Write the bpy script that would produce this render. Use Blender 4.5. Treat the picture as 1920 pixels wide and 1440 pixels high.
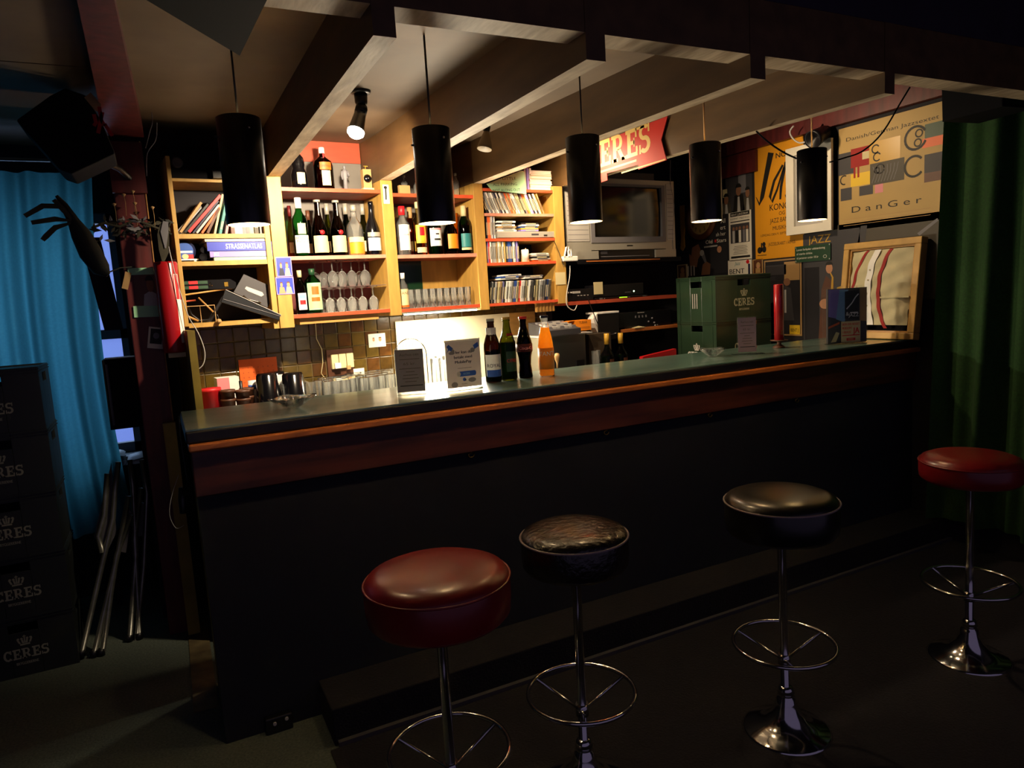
import bpy, math, random
import numpy as np
from mathutils import Vector, Matrix
rnd = random.Random(7)
S = bpy.context.scene
for o in list(bpy.data.objects): bpy.data.objects.remove(o)
COL = S.collection
PI = math.pi

# ------------------------------------------------------------------ camera
F = 1318.; HC = 1.45
def _n(v): v = np.array(v, float); return v/np.linalg.norm(v)
_Y = _n([290-960, 595-720, F]); _X = _n([3600-960, 397-720, F]); _X = _n(_X-_Y*_X.dot(_Y))
_Z = np.cross(_X, _Y); _Z = -_Z if _Z[1] > 0 else _Z
R = np.stack([_X, _Y, _Z]); CP = np.array([0, 0, HC])
cam = bpy.data.cameras.new('camera'); cam.sensor_width = 36; cam.lens = F/1920*36; cam.clip_start = .02
co = bpy.data.objects.new('camera', cam); COL.objects.link(co); S.camera = co
_r, _u, _b = R@[1, 0, 0], R@[0, -1, 0], R@[0, 0, -1]
co.matrix_world = Matrix(((_r[0], _u[0], _b[0], 0), (_r[1], _u[1], _b[1], 0), (_r[2], _u[2], _b[2], HC), (0, 0, 0, 1)))
def ray(u, v): return R@np.array([u-960, v-720, F])
def onx(u, v, x): d = ray(u, v); p = CP+d*x/d[0]; return (float(p[1]), float(p[2]))      # (Y, z)
def ony(u, v, y): d = ray(u, v); p = CP+d*y/d[1]; return (float(p[0]), float(p[2]))      # (X, z)
def onz(u, v, z): d = ray(u, v); p = CP+d*(z-HC)/d[2]; return (float(p[0]), float(p[1]))  # (X, Y)
TH = math.atan(.08); CT, ST = math.cos(TH), math.sin(TH)      # the back wall runs at a slight angle to the counter
def bk(u, v, d=0.):                                             # pixel -> (s, z) on the plane d behind the shelf fronts
    n = np.array([-ST, CT, 0]); o = np.array([0, 3.5, 0])+n*d
    r = ray(u, v); p = CP+r*((o-CP).dot(n)/r.dot(n)); q = p-np.array([0, 3.5, 0])
    return float(q[0]*CT+q[1]*ST), float(p[2])
def bw(s, d, z): return (s*CT-d*ST, 3.5+s*ST+d*CT, z)

# ------------------------------------------------------------------ world, exposure
S.view_settings.view_transform = 'Standard'; S.view_settings.look = 'None'
S.view_settings.exposure = 0.75; S.view_settings.gamma = 1.0; S.view_settings.use_curve_mapping = False
W = bpy.data.worlds.new('world'); S.world = W; W.use_nodes = True
W.node_tree.nodes['Background'].inputs[0].default_value = (.50, .40, .70, 1)
W.node_tree.nodes['Background'].inputs[1].default_value = .10
S.cycles.transparent_max_bounces = 48

def light(kind, name, loc, power, col, **k):
    l = bpy.data.lights.new(name, kind); l.energy = power; l.color = col
    o = bpy.data.objects.new(name, l); COL.objects.link(o); o.location = loc
    for a, b in k.items():
        if a == 'aim': o.rotation_euler = (Vector(b)-Vector(loc)).to_track_quat('-Z', 'Y').to_euler()
        else: setattr(l, a, b)
    return o
# daylight outside the window on the left
light('AREA', 'window_daylight', (-.75, 4.75, 1.55), 6, (.5, .78, 1.0), aim=(-.75, 3.8, 1.3), shape='RECTANGLE', size=1.5, size_y=1.5)

# ------------------------------------------------------------------ materials
def lin(h):
    h = h.lstrip('#'); c = [int(h[i:i+2], 16)/255 for i in (0, 2, 4)]
    return [x/12.92 if x <= .04045 else ((x+.055)/1.055)**2.4 for x in c]
M = {}
def mat(key, hexc, rough=.6, metal=0., var=0., scale=8., stretch=(1, 1, 1), bump=0., spec=None, hex2=None, emit=0., coat=0., detail=4., coord='Object'):
    m = bpy.data.materials.new(key); m.use_nodes = True; nt = m.node_tree; b = nt.nodes['Principled BSDF']
    c = lin(hexc); b.inputs['Base Color'].default_value = (*c, 1)
    b.inputs['Roughness'].default_value = rough; b.inputs['Metallic'].default_value = metal
    if spec is not None: b.inputs['Specular IOR Level'].default_value = spec
    if coat: b.inputs['Coat Weight'].default_value = coat; b.inputs['Coat Roughness'].default_value = .15
    if emit: b.inputs['Emission Color'].default_value = (*c, 1); b.inputs['Emission Strength'].default_value = emit
    if var or bump or hex2:
        tc = nt.nodes.new('ShaderNodeTexCoord'); mp = nt.nodes.new('ShaderNodeMapping'); no = nt.nodes.new('ShaderNodeTexNoise')
        mp.inputs['Scale'].default_value = stretch; no.inputs['Scale'].default_value = scale; no.inputs['Detail'].default_value = detail
        nt.links.new(tc.outputs[coord], mp.inputs[0]); nt.links.new(mp.outputs[0], no.inputs['Vector'])
        if var or hex2:
            cr = nt.nodes.new('ShaderNodeValToRGB'); c2 = lin(hex2) if hex2 else [min(1, x*(1+var)) for x in c]
            c1 = c if hex2 else [x*(1-var) for x in c]
            cr.color_ramp.elements[0].position = .35; cr.color_ramp.elements[1].position = .68
            cr.color_ramp.elements[0].color = (*c1, 1); cr.color_ramp.elements[1].color = (*c2, 1)
            nt.links.new(no.outputs['Fac'], cr.inputs[0]); nt.links.new(cr.outputs[0], b.inputs['Base Color'])
        if bump:
            bp = nt.nodes.new('ShaderNodeBump'); bp.inputs['Strength'].default_value = bump; bp.inputs['Distance'].default_value = .01
            nt.links.new(no.outputs['Fac'], bp.inputs['Height']); nt.links.new(bp.outputs[0], b.inputs['Normal'])
    M[key] = m; return m
def glass(key, rgb=(1, 1, 1), rough=.03, gl=.9, haze=0., fb=.2):
    m = bpy.data.materials.new(key); m.use_nodes = True; nt = m.node_tree; nt.nodes.remove(nt.nodes['Principled BSDF'])
    out = nt.nodes['Material Output']; t = nt.nodes.new('ShaderNodeBsdfTransparent'); g = nt.nodes.new('ShaderNodeBsdfGlossy')
    f = nt.nodes.new('ShaderNodeLayerWeight'); f.inputs[0].default_value = fb; mx = nt.nodes.new('ShaderNodeMixShader')
    t.inputs[0].default_value = (*rgb, 1); g.inputs['Roughness'].default_value = rough; g.inputs[0].default_value = (gl, gl, gl, 1)
    if haze:  # whitish mix standing in for the sparkle of lit glass
        d = nt.nodes.new('ShaderNodeBsdfTranslucent'); d.inputs[0].default_value = (.9, .92, .9, 1); d2 = nt.nodes.new('ShaderNodeBsdfDiffuse'); d2.inputs[0].default_value = (.9, .92, .9, 1)
        m3 = nt.nodes.new('ShaderNodeMixShader'); m3.inputs[0].default_value = .5; nt.links.new(d.outputs[0], m3.inputs[1]); nt.links.new(d2.outputs[0], m3.inputs[2])
        m2 = nt.nodes.new('ShaderNodeMixShader'); m2.inputs[0].default_value = haze; nt.links.new(t.outputs[0], m2.inputs[1]); nt.links.new(m3.outputs[0], m2.inputs[2]); t = m2
    nt.links.new(f.outputs['Fresnel'], mx.inputs[0]); nt.links.new(t.outputs[0], mx.inputs[1]); nt.links.new(g.outputs[0], mx.inputs[2])
    nt.links.new(mx.outputs[0], out.inputs[0]); M[key] = m
def cloth(key, hexc, trans=.5, scale=60):
    mat(key, hexc, .9, var=.25, scale=scale, bump=.15)
    m = M[key]; nt = m.node_tree; b = nt.nodes['Principled BSDF']; out = nt.nodes['Material Output']
    t = nt.nodes.new('ShaderNodeBsdfTranslucent'); mx = nt.nodes.new('ShaderNodeMixShader'); mx.inputs[0].default_value = trans
    t.inputs[0].default_value = (*[min(1, x*1.3) for x in lin(hexc)], 1)
    nt.links.new(b.outputs[0], mx.inputs[1]); nt.links.new(t.outputs[0], mx.inputs[2]); nt.links.new(mx.outputs[0], out.inputs[0])
mat('ochre', '#b58d45', .5, var=.12, scale=12, stretch=(3, 3, .6), bump=.06)
mat('olive_board', '#7c6a25', .55, var=.15, scale=10)
mat('joist_side', '#5d4426', .5, var=.25, scale=5, stretch=(3, .5, 3), bump=.08)
mat('joist_worn_lit', '#d8c4a4', .6, var=.22, scale=9, stretch=(4, .8, 4), bump=.15, hex2='#ab9272')  # scratched cream undersides, lightened further to stand in for lamp light
mat('header_shaded', '#2a2030', .7, var=.2)  # purple-black shade of the front fascia, put into its colour
mat('ceiling_paint', '#6e5a43', .65, var=.15, scale=3, hex2='#58452f', bump=.03)
mat('red_board', '#b04a30', .5, var=.15, scale=9, stretch=(.6, 3, 3))
mat('red_edge', '#c9502f', .45, var=.1, scale=20)
mat('pink_edge', '#c98a74', .45, var=.12, scale=20)
mat('maroon_wood', '#5a1d1c', .5, var=.3, scale=7, stretch=(4, 4, .6), bump=.1)
mat('worn_edge', '#a87846', .6, var=.3, scale=25)
mat('wall_brown', '#3a2c1c', .8, var=.2, scale=4)
mat('wall_dark', '#1c1a20', .85, var=.2, scale=4)
mat('cupboard_back', '#6f6a64', .5, var=.1)
mat('mirror_green', '#16321c', .15, spec=.8)
mat('counter_green', '#456a60', .32, var=.3, scale=6, stretch=(.5, 3, 1), hex2='#688378', bump=.015, coat=1., spec=.8)
mat('counter_edge', '#0b0a10', .45)
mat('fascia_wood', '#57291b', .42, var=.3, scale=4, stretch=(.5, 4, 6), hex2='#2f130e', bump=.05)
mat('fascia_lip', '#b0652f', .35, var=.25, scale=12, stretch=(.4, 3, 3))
mat('panel_navy', '#090f1b', .75, var=.2, scale=5)
mat('near_black', '#0d0a12', .95, var=.3, scale=120, bump=.3)
mat('carpet', '#454e44', .95, var=.3, scale=120, bump=.4, hex2='#5a6055')
mat('carpet_dark', '#15131a', .95, var=.3, scale=120, bump=.3)
mat('plank', '#6a5c3c', .7, var=.3, scale=12, hex2='#43361f', bump=.1)
for i, (a, b_) in enumerate([('#44300f', '#5c4418'), ('#4c3613', '#38280c'), ('#40260c', '#5a3a16'), ('#4a3b14', '#5f4b1a')]):
    mat('tile%d' % i, a, .22, hex2=b_, scale=22, bump=.12, coat=.3)
mat('grout', '#6a5a3a', .9, var=.1)
mat('white_panel', '#ddd2b4', .45, var=.03)
mat('white', '#f0eee8', .5); mat('paper', '#e6e0d0', .7, var=.04); mat('cream', '#cfc193', .6)
mat('black', '#0c0b10', .4); mat('black_gloss', '#08080c', .15, spec=.6); mat('black_matte', '#09080d', .85, spec=.2)
mat('pendant_black', '#0a090c', .32, spec=.5); mat('pendant_in', '#d8cfb8', .5)
mat('chrome', '#c8c8c8', .12, metal=1.); mat('steel', '#9a9a98', .35, metal=1., bump=.02, var=.05); mat('brass', '#b08a3c', .3, metal=1.)
mat('tube_metal', '#7f7f78', .35, metal=.8, var=.15, scale=30)
mat('vinyl_red', '#780f16', .33, var=.15, scale=8, bump=.04, coat=.15); mat('vinyl_black', '#14130f', .3, bump=.05, scale=20, coat=.2)
mat('vinyl_worn', '#17130f', .24, bump=.55, scale=55, coat=.3); mat('piping_grey', '#8a7a78', .5)
mat('dim_red', '#5c0f14', .5)
mat('paint_red', '#a8141c', .3, coat=.3); mat('bright_red', '#d01c24', .45); mat('pink', '#d98a90', .6); mat('orange', '#e0601c', .5); mat('orange2', '#f08a1a', .5)
mat('poster_orange', '#e39a12', .6, var=.06, scale=2.); mat('poster_tan', '#b8995c', .6, var=.07, scale=2.5)
mat('ink', '#171410', .6); mat('ink_soft', '#4a4438', .6); mat('grey', '#77757a', .6); mat('grey_light', '#b5b2ae', .5); mat('grey_dark', '#3c3a3e', .6); mat('silver', '#a9a69c', .4, metal=.3)
mat('menu_grey', '#77757c', .4); mat('menu_mauve', '#8a7a86', .4); mat('sign_white', '#d6d0cf', .4)
mat('blue', '#1f4fa8', .5); mat('blue_book', '#2436b0', .45); mat('lilac', '#8f82d0', .5); mat('navy', '#141a3c', .5); mat('blue_light', '#7fb0d8', .5); mat('teal', '#2b7f80', .5)
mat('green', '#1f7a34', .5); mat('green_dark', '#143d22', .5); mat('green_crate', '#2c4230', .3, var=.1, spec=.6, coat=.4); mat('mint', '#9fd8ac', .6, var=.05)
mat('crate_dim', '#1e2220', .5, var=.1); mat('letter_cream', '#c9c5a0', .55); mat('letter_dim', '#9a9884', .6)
mat('sign_red', '#c4281c', .55, var=.06); mat('sign_yellow', '#e3bd6a', .45)
mat('yellow', '#e8c02c', .5); mat('gold', '#c69a34', .35); mat('brown', '#5a3420', .5, var=.2); mat('tan', '#b08c5a', .6); mat('skin', '#c08a68', .7); mat('skin_dim', '#8a5f44', .7)
mat('wood_pale', '#b98a4a', .45, var=.2, scale=8, stretch=(1, 1, 5)); mat('frame_gold', '#c49a52', .45, var=.15, scale=10)
mat('shirt', '#c9bf98', .8, var=.1, scale=10, bump=.3); mat('shirt_red', '#9c1c18', .7); mat('card_red', '#c06a54', .7)
mat('leather_dark', '#16181c', .35, bump=.1); mat('leaf_dry', '#3a3628', .8, var=.3, scale=20); mat('leaf_dark', '#1a1d18', .8, var=.3)
mat('screen', '#0a0c10', .12, spec=.7); mat('led_green', '#8cff20', .5, emit=2.5); mat('led_point', '#caffc0', .5, emit=4.)
mat('bulb', '#ffe2ae', .5, emit=9.); mat('bulb_white', '#fff2dc', .5, emit=14.); mat('tube_lamp', '#fff0cc', .5, emit=9.); mat('lamp_frost', '#8f7c5a', .5)
mat('sky_out', '#7f9aff', .9, emit=.45)
cloth('liq_orange', '#ffb218', .65, 5); mat('liq_amber', '#7a3408', .2); mat('liq_cola', '#1c0504', .15)
glass('glass_clear', (.99, .995, .99), haze=.12, fb=.14); glass('glass_bottle', (.98, .99, .98), haze=.10, fb=.16); glass('glass_green', (.10, .42, .14)); glass('glass_cut', (.98, .99, .98), haze=.12, fb=.3); glass('glass_dgreen', (.05, .16, .05))
glass('glass_brown', (.10, .035, .015)); glass('glass_amber', (.85, .45, .10)); glass('acrylic', (.97, .985, .98), haze=.03, fb=.12); glass('glass_olive', (.30, .32, .04)); glass('glass_cola', (.10, .02, .015))
glass('glass_gold', (.95, .82, .45))
cloth('curtain_teal', '#478a90', .7, 90); cloth('curtain_green', '#193f12', .2, 90)

# ------------------------------------------------------------------ mesh builder
_txt = {}
def glyphs(s):
    if s not in _txt:
        cu = bpy.data.curves.new('t', 'FONT'); cu.body = s; cu.size = 1; cu.resolution_u = 3
        o = bpy.data.objects.new('t', cu); me = bpy.data.meshes.new_from_object(o)
        vs = [tuple(v.co) for v in me.vertices]; fs = [tuple(p.vertices) for p in me.polygons]
        bpy.data.objects.remove(o); bpy.data.curves.remove(cu); bpy.data.meshes.remove(me)
        _txt[s] = (vs, fs)
    return _txt[s]
class MB:
    def __init__(s): s.v = []; s.f = []; s.m = []; s.sm = []; s.k = []
    def mi(s, m):
        if m not in s.k: s.k.append(m)
        return s.k.index(m)
    def add(s, vs, fs, m, smooth=False):
        b = len(s.v); s.v += [tuple(map(float, p)) for p in vs]; i = s.mi(m)
        for f in fs: s.f.append(tuple(b+j for j in f)); s.m.append(i); s.sm.append(smooth)
        return s
    def hexa(s, a, b, m, mbot=None):      # a: 4 bottom points (ccw from above), b: 4 top points
        s.add(list(a)+list(b), [(4, 5, 6, 7), (0, 1, 5, 4), (1, 2, 6, 5), (2, 3, 7, 6), (3, 0, 4, 7)], m)
        return s.add(list(a), [(3, 2, 1, 0)], mbot or m)
    def box(s, x0, x1, y0, y1, z0, z1, m, mbot=None, ch=0.):
        if ch:
            c = ch; xs = (x0, x1); vs = []; bm = []
            import bmesh
            b = bmesh.new(); bmesh.ops.create_cube(b, size=1)
            for v in b.verts: v.co = ((x0+x1)/2+v.co.x*(x1-x0), (y0+y1)/2+v.co.y*(y1-y0), (z0+z1)/2+v.co.z*(z1-z0))
            bmesh.ops.bevel(b, geom=b.edges[:], offset=c, segments=2, affect='EDGES', profile=.5)
            b.verts.index_update(); s.add([v.co[:] for v in b.verts], [tuple(v.index for v in f.verts) for f in b.faces], m, False); b.free(); return s
        return s.hexa([(x0, y0, z0), (x1, y0, z0), (x1, y1, z0), (x0, y1, z0)], [(x0, y0, z1), (x1, y0, z1), (x1, y1, z1), (x0, y1, z1)], m, mbot)
    def poly(s, pts, m): return s.add(pts, [tuple(range(len(pts)))], m)
    def flat(s, pts, y, m):               # polygon in the xz plane seen from -y (ccw as seen)
        return s.add([(p[0], y, p[1]) for p in pts], [tuple(range(len(pts)))], m)
    def rect(s, x0, z0, x1, z1, y, m): return s.flat([(x0, z0), (x1, z0), (x1, z1), (x0, z1)], y, m)
    def ell(s, cx, cz, rx, rz, y, m, n=20, a0=0, a1=2*PI):
        return s.flat([(cx+rx*math.cos(a0+(a1-a0)*i/n), cz+rz*math.sin(a0+(a1-a0)*i/n)) for i in range(n+(0 if a1-a0 >= 6.28 else 1))], y, m)
    def prism(s, pts, y0, y1, m):         # ccw polygon in xz, extruded y0..y1
        n = len(pts); vs = [(p[0], y0, p[1]) for p in pts]+[(p[0], y1, p[1]) for p in pts]
        return s.add(vs, [tuple(range(n)), tuple(reversed(range(n, 2*n)))]+[(i, i+n, (i+1) % n+n, (i+1) % n) for i in range(n)], m)
    def ribbon(s, pts, w, y, m):          # stroke in the xz plane
        n = len(pts); L = []; Rr = []
        for i, p in enumerate(pts):
            a = pts[max(0, i-1)]; b = pts[min(n-1, i+1)]; dx, dz = b[0]-a[0], b[1]-a[1]; l = math.hypot(dx, dz) or 1
            ww = (w[i] if isinstance(w, (list, tuple)) else w)/2
            L.append((p[0]-dz/l*ww, p[1]+dx/l*ww)); Rr.append((p[0]+dz/l*ww, p[1]-dx/l*ww))
        for i in range(n-1): s.flat([Rr[i], Rr[i+1], L[i+1], L[i]], y, m)
        return s
    def lathe(s, prof, m, seg=20, c=(0, 0, 0), rot=None, smooth=True, mats=None):
        vs = []; fs = []; n = len(prof)
        for r, z in prof:
            for j in range(seg):
                a = 2*PI*j/seg; p = Vector((r*math.cos(a), r*math.sin(a), z))
                if rot: p = rot@p
                vs.append((p.x+c[0], p.y+c[1], p.z+c[2]))
        for i in range(n-1):
            q = [(i*seg+j, i*seg+(j+1) % seg, (i+1)*seg+(j+1) % seg, (i+1)*seg+j) for j in range(seg)]
            if mats: s.add([], [], m)
            fs += q
        s.add(vs, fs, m, smooth); b = len(s.v)-len(vs)
        if prof[0][0] > 1e-6 and prof[0][0] < 50: s.f.append(tuple(b+j for j in reversed(range(seg)))); s.m.append(s.mi(m)); s.sm.append(False)
        if prof[-1][0] > 1e-6 and getattr(s, 'cap', True) and not (prof[-2][0] < 1e-6 and abs(prof[-2][1]-prof[-1][1]) < 1e-6): s.f.append(tuple(b+(n-1)*seg+j for j in range(seg))); s.m.append(s.mi(m)); s.sm.append(False)
        return s
    def cyl(s, c, r, h, m, seg=16, r2=None): return s.lathe([(r, 0), (r if r2 is None else r2, h)], m, seg, c)
    def tube(s, pts, r, m, seg=8, closed=False):
        pts = [Vector(p) for p in pts]; n = len(pts); vs = []; fs = []; up = None
        for i, p in enumerate(pts):
            t = (pts[(i+1) % n] if closed or i < n-1 else p)-(pts[i-1] if closed or i > 0 else p)
            t.normalize()
            if up is None: up = Vector((0, 0, 1)) if abs(t.z) < .9 else Vector((1, 0, 0))
            x = t.cross(up); x.normalize(); y = x.cross(t); up = y
            rr = r[i] if isinstance(r, (list, tuple)) else r
            for j in range(seg): a = 2*PI*j/seg; vs.append(p+x*rr*math.cos(a)+y*rr*math.sin(a))
        for i in range(n if closed else n-1):
            for j in range(seg):
                k = (i+1) % n; fs.append((i*seg+j, k*seg+j, k*seg+(j+1) % seg, i*seg+(j+1) % seg))
        if not closed: fs += [tuple(reversed(range(seg))), tuple((n-1)*seg+j for j in range(seg))]
        return s.add([v[:] for v in vs], fs, m, True)
    def text(s, t, x, z, h, y, m, align='c', w=None, cyl=None, shear=0., bold=0., cz=0., rot=0.):  # cap height h, x anchor, baseline z
        vs, fs = glyphs(t)
        if not vs: return s
        xs = [v[0] for v in vs]; a, b = min(xs), max(xs); k = h/.70; kx = k if w is None else w/(b-a)
        ox = {'c': (a+b)/2, 'l': a, 'r': b}[align]; out = []
        ca, sa = math.cos(rot), math.sin(rot)
        offs = [0.] if not bold else [-bold, 0, bold]
        for k2, of in enumerate(offs):
            out = []
            for v in vs:
                px = (v[0]-ox)*kx+v[1]*k*shear+of; pz = v[1]*k
                px, pz = px*ca-pz*sa, px*sa+pz*ca
                if cyl: an = (x+px)/cyl; out.append((cyl*math.sin(an), -cyl*math.cos(an), z+pz))
                else: out.append((x+px, y-k2*.00005, z+pz))
            s.add(out, fs, m)
        return s
    def wrap(s, r, a0, a1, z0, z1, m, n=10):   # patch on a cylinder; angle 0 faces -y
        vs = []
        for i in range(n+1):
            a = a0+(a1-a0)*i/n; vs += [(r*math.sin(a), -r*math.cos(a), z0), (r*math.sin(a), -r*math.cos(a), z1)]
        return s.add(vs, [(2*i, 2*i+2, 2*i+3, 2*i+1) for i in range(n)], m, True)
    def xf(s, mt):
        s.v = [tuple(mt@Vector(p)) for p in s.v]; return s
    def build(s, name, parent=None, label=None, cat=None, group=None, kind=None, loc=None, rotz=None, bevel=0.):
        me = bpy.data.meshes.new(name); me.from_pydata(s.v, [], s.f)
        for k in s.k: me.materials.append(M[k])
        me.polygons.foreach_set('material_index', s.m); me.polygons.foreach_set('use_smooth', s.sm); me.update()
        o = bpy.data.objects.new(name, me); COL.objects.link(o)
        if parent: o.parent = parent
        if loc: o.location = loc
        if rotz: o.rotation_euler.z = rotz
        if bevel:
            b = o.modifiers.new('bevel', 'BEVEL'); b.width = bevel; b.segments = 2; b.limit_method = 'ANGLE'
        return tag(o, label, cat, group, kind)
def tag(o, label=None, cat=None, group=None, kind=None):
    if label: o['label'] = label
    if cat: o['category'] = cat
    if group: o['group'] = group
    if kind: o['kind'] = kind
    return o
def thing(name, label, cat, loc=(0, 0, 0), rotz=0., group=None, rot=None):
    o = bpy.data.objects.new(name, None); COL.objects.link(o); o.location = loc; o.rotation_euler = rot or (0, 0, rotz)
    o.empty_display_size = .05
    return tag(o, label, cat, group)
def copy_tree(o, loc, rotz=None, label=None, parent=None):
    c = o.copy(); COL.objects.link(c)
    if parent: c.parent = parent
    else:
        c.location = loc
        if rotz is not None: c.rotation_euler = (0, 0, rotz)
        if label: c['label'] = label
    for ch in [x for x in KIDS.get(o.name, list(o.children))]: copy_tree(ch, None, parent=c)
    return c
KIDS = {}
def struct(mb, name, **k): return mb.build(name, kind='structure', **k)

# slab-serif brewery lettering, cap height 1, drawn by hand: returns a list of polygons
def slab(word):
    P = []; x = 0.
    def rc(a, b, c, d): P.append([(x+a, b), (x+c, b), (x+c, d), (x+a, d)])
    def arc(cx, cz, r1x, r1z, r2x, r2z, a0, a1, n=10):
        for i in range(n):
            t0 = math.radians(a0+(a1-a0)*i/n); t1 = math.radians(a0+(a1-a0)*(i+1)/n)
            q = [(x+cx+r1x*math.cos(t0), cz+r1z*math.sin(t0)), (x+cx+r1x*math.cos(t1), cz+r1z*math.sin(t1)), (x+cx+r2x*math.cos(t1), cz+r2z*math.sin(t1)), (x+cx+r2x*math.cos(t0), cz+r2z*math.sin(t0))]
            P.append(q)
    for ch in word:
        if ch == 'C': arc(.42, .5, .42, .52, .2, .34, 38, 322); rc(.64, .62, .76, 1.0); rc(.66, .03, .76, .22); x += .86
        elif ch == 'E':
            rc(.1, 0, .32, 1); rc(0, 0, .1, .14); rc(0, .86, .1, 1); rc(.32, 0, .74, .14); rc(.32, .86, .72, 1); rc(.32, .43, .56, .57); rc(.64, .14, .76, .34); rc(.62, .66, .72, .86); rc(.5, .34, .58, .66); x += .84
        elif ch == 'R':
            rc(.1, 0, .32, 1); rc(0, 0, .42, .13); rc(0, .87, .1, 1); rc(.32, .87, .46, 1); rc(.32, .42, .46, .54); arc(.46, .71, .29, .29, .1, .165, -90, 90)
            P.append([(x+.38, .44), (x+.68, 0), (x+.9, 0), (x+.6, .47)]); rc(.66, 0, .96, .12); x += .98
        elif ch == 'S':
            arc(.36, .73, .34, .28, .15, .14, 40, 270); arc(.36, .30, .36, .31, .15, .155, -140, 90); rc(.58, .70, .68, 1.0); rc(.02, 0, .12, .32); x += .78
    return P, x-.06
def slab_text(mb, word, cx, z, h, y, m, w=None, fn=None):
    P, L = slab(word); kx = h if w is None else w/L
    for q in P:
        pts = [((p[0]-L/2)*kx+cx, z+p[1]*h) for p in q]
        a = sum(pts[i][0]*pts[(i+1) % 4][1]-pts[(i+1) % 4][0]*pts[i][1] for i in range(4))
        if a < 0: pts.reverse()
        if fn: mb.add([fn(*p) for p in pts], [(0, 1, 2, 3)], m)
        else: mb.flat(pts, y, m)
    return mb
def crown(mb, cx, z, w, y, m):
    h = w*.9
    mb.rect(cx-w*.36, z, cx+w*.36, z+h*.16, y, m)
    for a, b in ((-.36, -.5), (-.12, -.2), (.12, .2), (.36, .5)):
        mb.flat([(cx+(a-.07)*w, z+h*.2), (cx+(a+.07)*w, z+h*.2), (cx+(b+.07)*w, z+h*.62), (cx+(b-.07)*w, z+h*.62)], y, m)
    for a in (-.45, -.2, .2, .45): mb.ell(cx+a*w, z+h*.66, w*.1, h*.1, y, m, 8)
    mb.rect(cx-.05*w, z+h*.2, cx+.05*w, z+h*.98, y, m); mb.rect(cx-.12*w, z+h*.82, cx+.12*w, z+h*.9, y, m)

# ================================================================== THE ROOM
X0, XR, YF = -2.0, 3.7, -.6
struct(MB().box(X0, XR+.3, YF, 4.4, -.08, 0, 'carpet'), 'floor')
def yback(x): return 3.5+.30+x*.08           # tile-side face of the back wall
a = [(X0, 4.32), (-.08, 4.32), (-.08, yback(-.08)), (XR+.3, yback(XR+.3)+.0)]
def upright_slab(mb, p, q, t, z0, z1, m):     # wall slab from p to q, thickness t to the left of travel
    d = Vector((q[0]-p[0], q[1]-p[1])); d.normalize(); n = Vector((-d.y, d.x))*t
    mb.hexa([(p[0], p[1], z0), (q[0], q[1], z0), (q[0]+n.x, q[1]+n.y, z0), (p[0]+n.x, p[1]+n.y, z0)],
            [(p[0], p[1], z1), (q[0], q[1], z1), (q[0]+n.x, q[1]+n.y, z1), (p[0]+n.x, p[1]+n.y, z1)], m); return mb
struct(upright_slab(MB(), (.07, yback(.07)), (2.3, yback(2.3)), .1, 0, 2.6, 'wall_brown'), 'wall_back')
struct(upright_slab(MB(), (2.3, yback(2.3)+.32), (XR+.3, yback(XR)+.34), .1, 0, 2.6, 'wall_dark'), 'wall_alcove')
struct(MB().box(2.22, 2.3, yback(2.2), yback(2.2)+.34, 0, 2.6, 'wall_dark'), 'wall_alcove_side')
struct(MB().box(XR, XR+.12, YF, 4.5, 0, 2.6, 'wall_dark'), 'wall_right')
struct(MB().box(X0-.1, X0, YF, 4.4, 0, 2.6, 'wall_dark'), 'wall_left')
# window wall: pier between window and back bar, parapet, lintel, and the far pier
wz0, wz1, wx0, wx1, wy = .74, 2.0, -1.5, -.12, 4.25
w = MB().box(X0, wx0, wy, wy+.12, 0, 2.6, 'wall_dark').box(wx1, .07, wy-.55, wy+.12, 0, 2.6, 'wall_dark')
w.box(wx0, wx1, wy, wy+.12, 0, wz0, 'wall_dark').box(wx0, wx1, wy, wy+.12, wz1, 2.6, 'wall_dark')
struct(w, 'wall_window')
win = struct(MB().box(wx0, wx1, wy+.05, wy+.056, wz0, wz1, 'glass_clear'), 'window_1')
fr = MB()
for x in (wx0, -.81, wx1-.05): fr.box(x, x+.05, wy+.03, wy+.08, wz0, wz1, 'grey')
for z in (wz0, 1.35, wz1-.05): fr.box(wx0, wx1, wy+.03, wy+.08, z, z+.05, 'grey')
fr.build('window_frame', win); MB().box(wx0, wx1, wy-.12, wy+.02, wz0-.03, wz0, 'grey_light').build('window_sill', win)
MB().box(-2.6, .6, 5.3, 5.32, -.2, 3.2, 'sky_out').build('daylight_sky', kind='structure')
# ceiling over the bar: boards with open seams, then the higher part on the right
def zc(y): return 2.25+.035*(y-2.1)
cl = struct(MB().hexa([(X0, 1.6, 2.45), (2.3, 1.6, 2.45), (2.3, 4.5, 2.45), (X0, 4.5, 2.45)], [(X0, 1.6, 2.5), (2.3, 1.6, 2.5), (2.3, 4.5, 2.5), (X0, 4.5, 2.5)], 'wall_dark'), 'ceiling')
def cpanel(x0, x1, y0, y1):
    z = .02; MB().hexa([(x0, y0, zc(y0)), (x1, y0, zc(y0)), (x1, y1, zc(y1)), (x0, y1, zc(y1))], [(x0, y0, zc(y0)+z), (x1, y0, zc(y0)+z), (x1, y1, zc(y1)+z), (x0, y1, zc(y1)+z)], 'ceiling_paint').build('ceiling_panel', cl)
cpanel(X0, -.04, 1.69, 2.755); cpanel(X0, -.04, 2.765, 4.25)
for k, (x0, x1) in enumerate([(-.035, .53), (.53, 1.095), (1.1, 1.66), (1.665, 2.3)]): cpanel(x0, x1, 1.69, 3.95)
struct(MB().box(2.3, XR, 1.6, 4.5, 2.5, 2.55, 'wall_dark'), 'ceiling_right')
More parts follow.
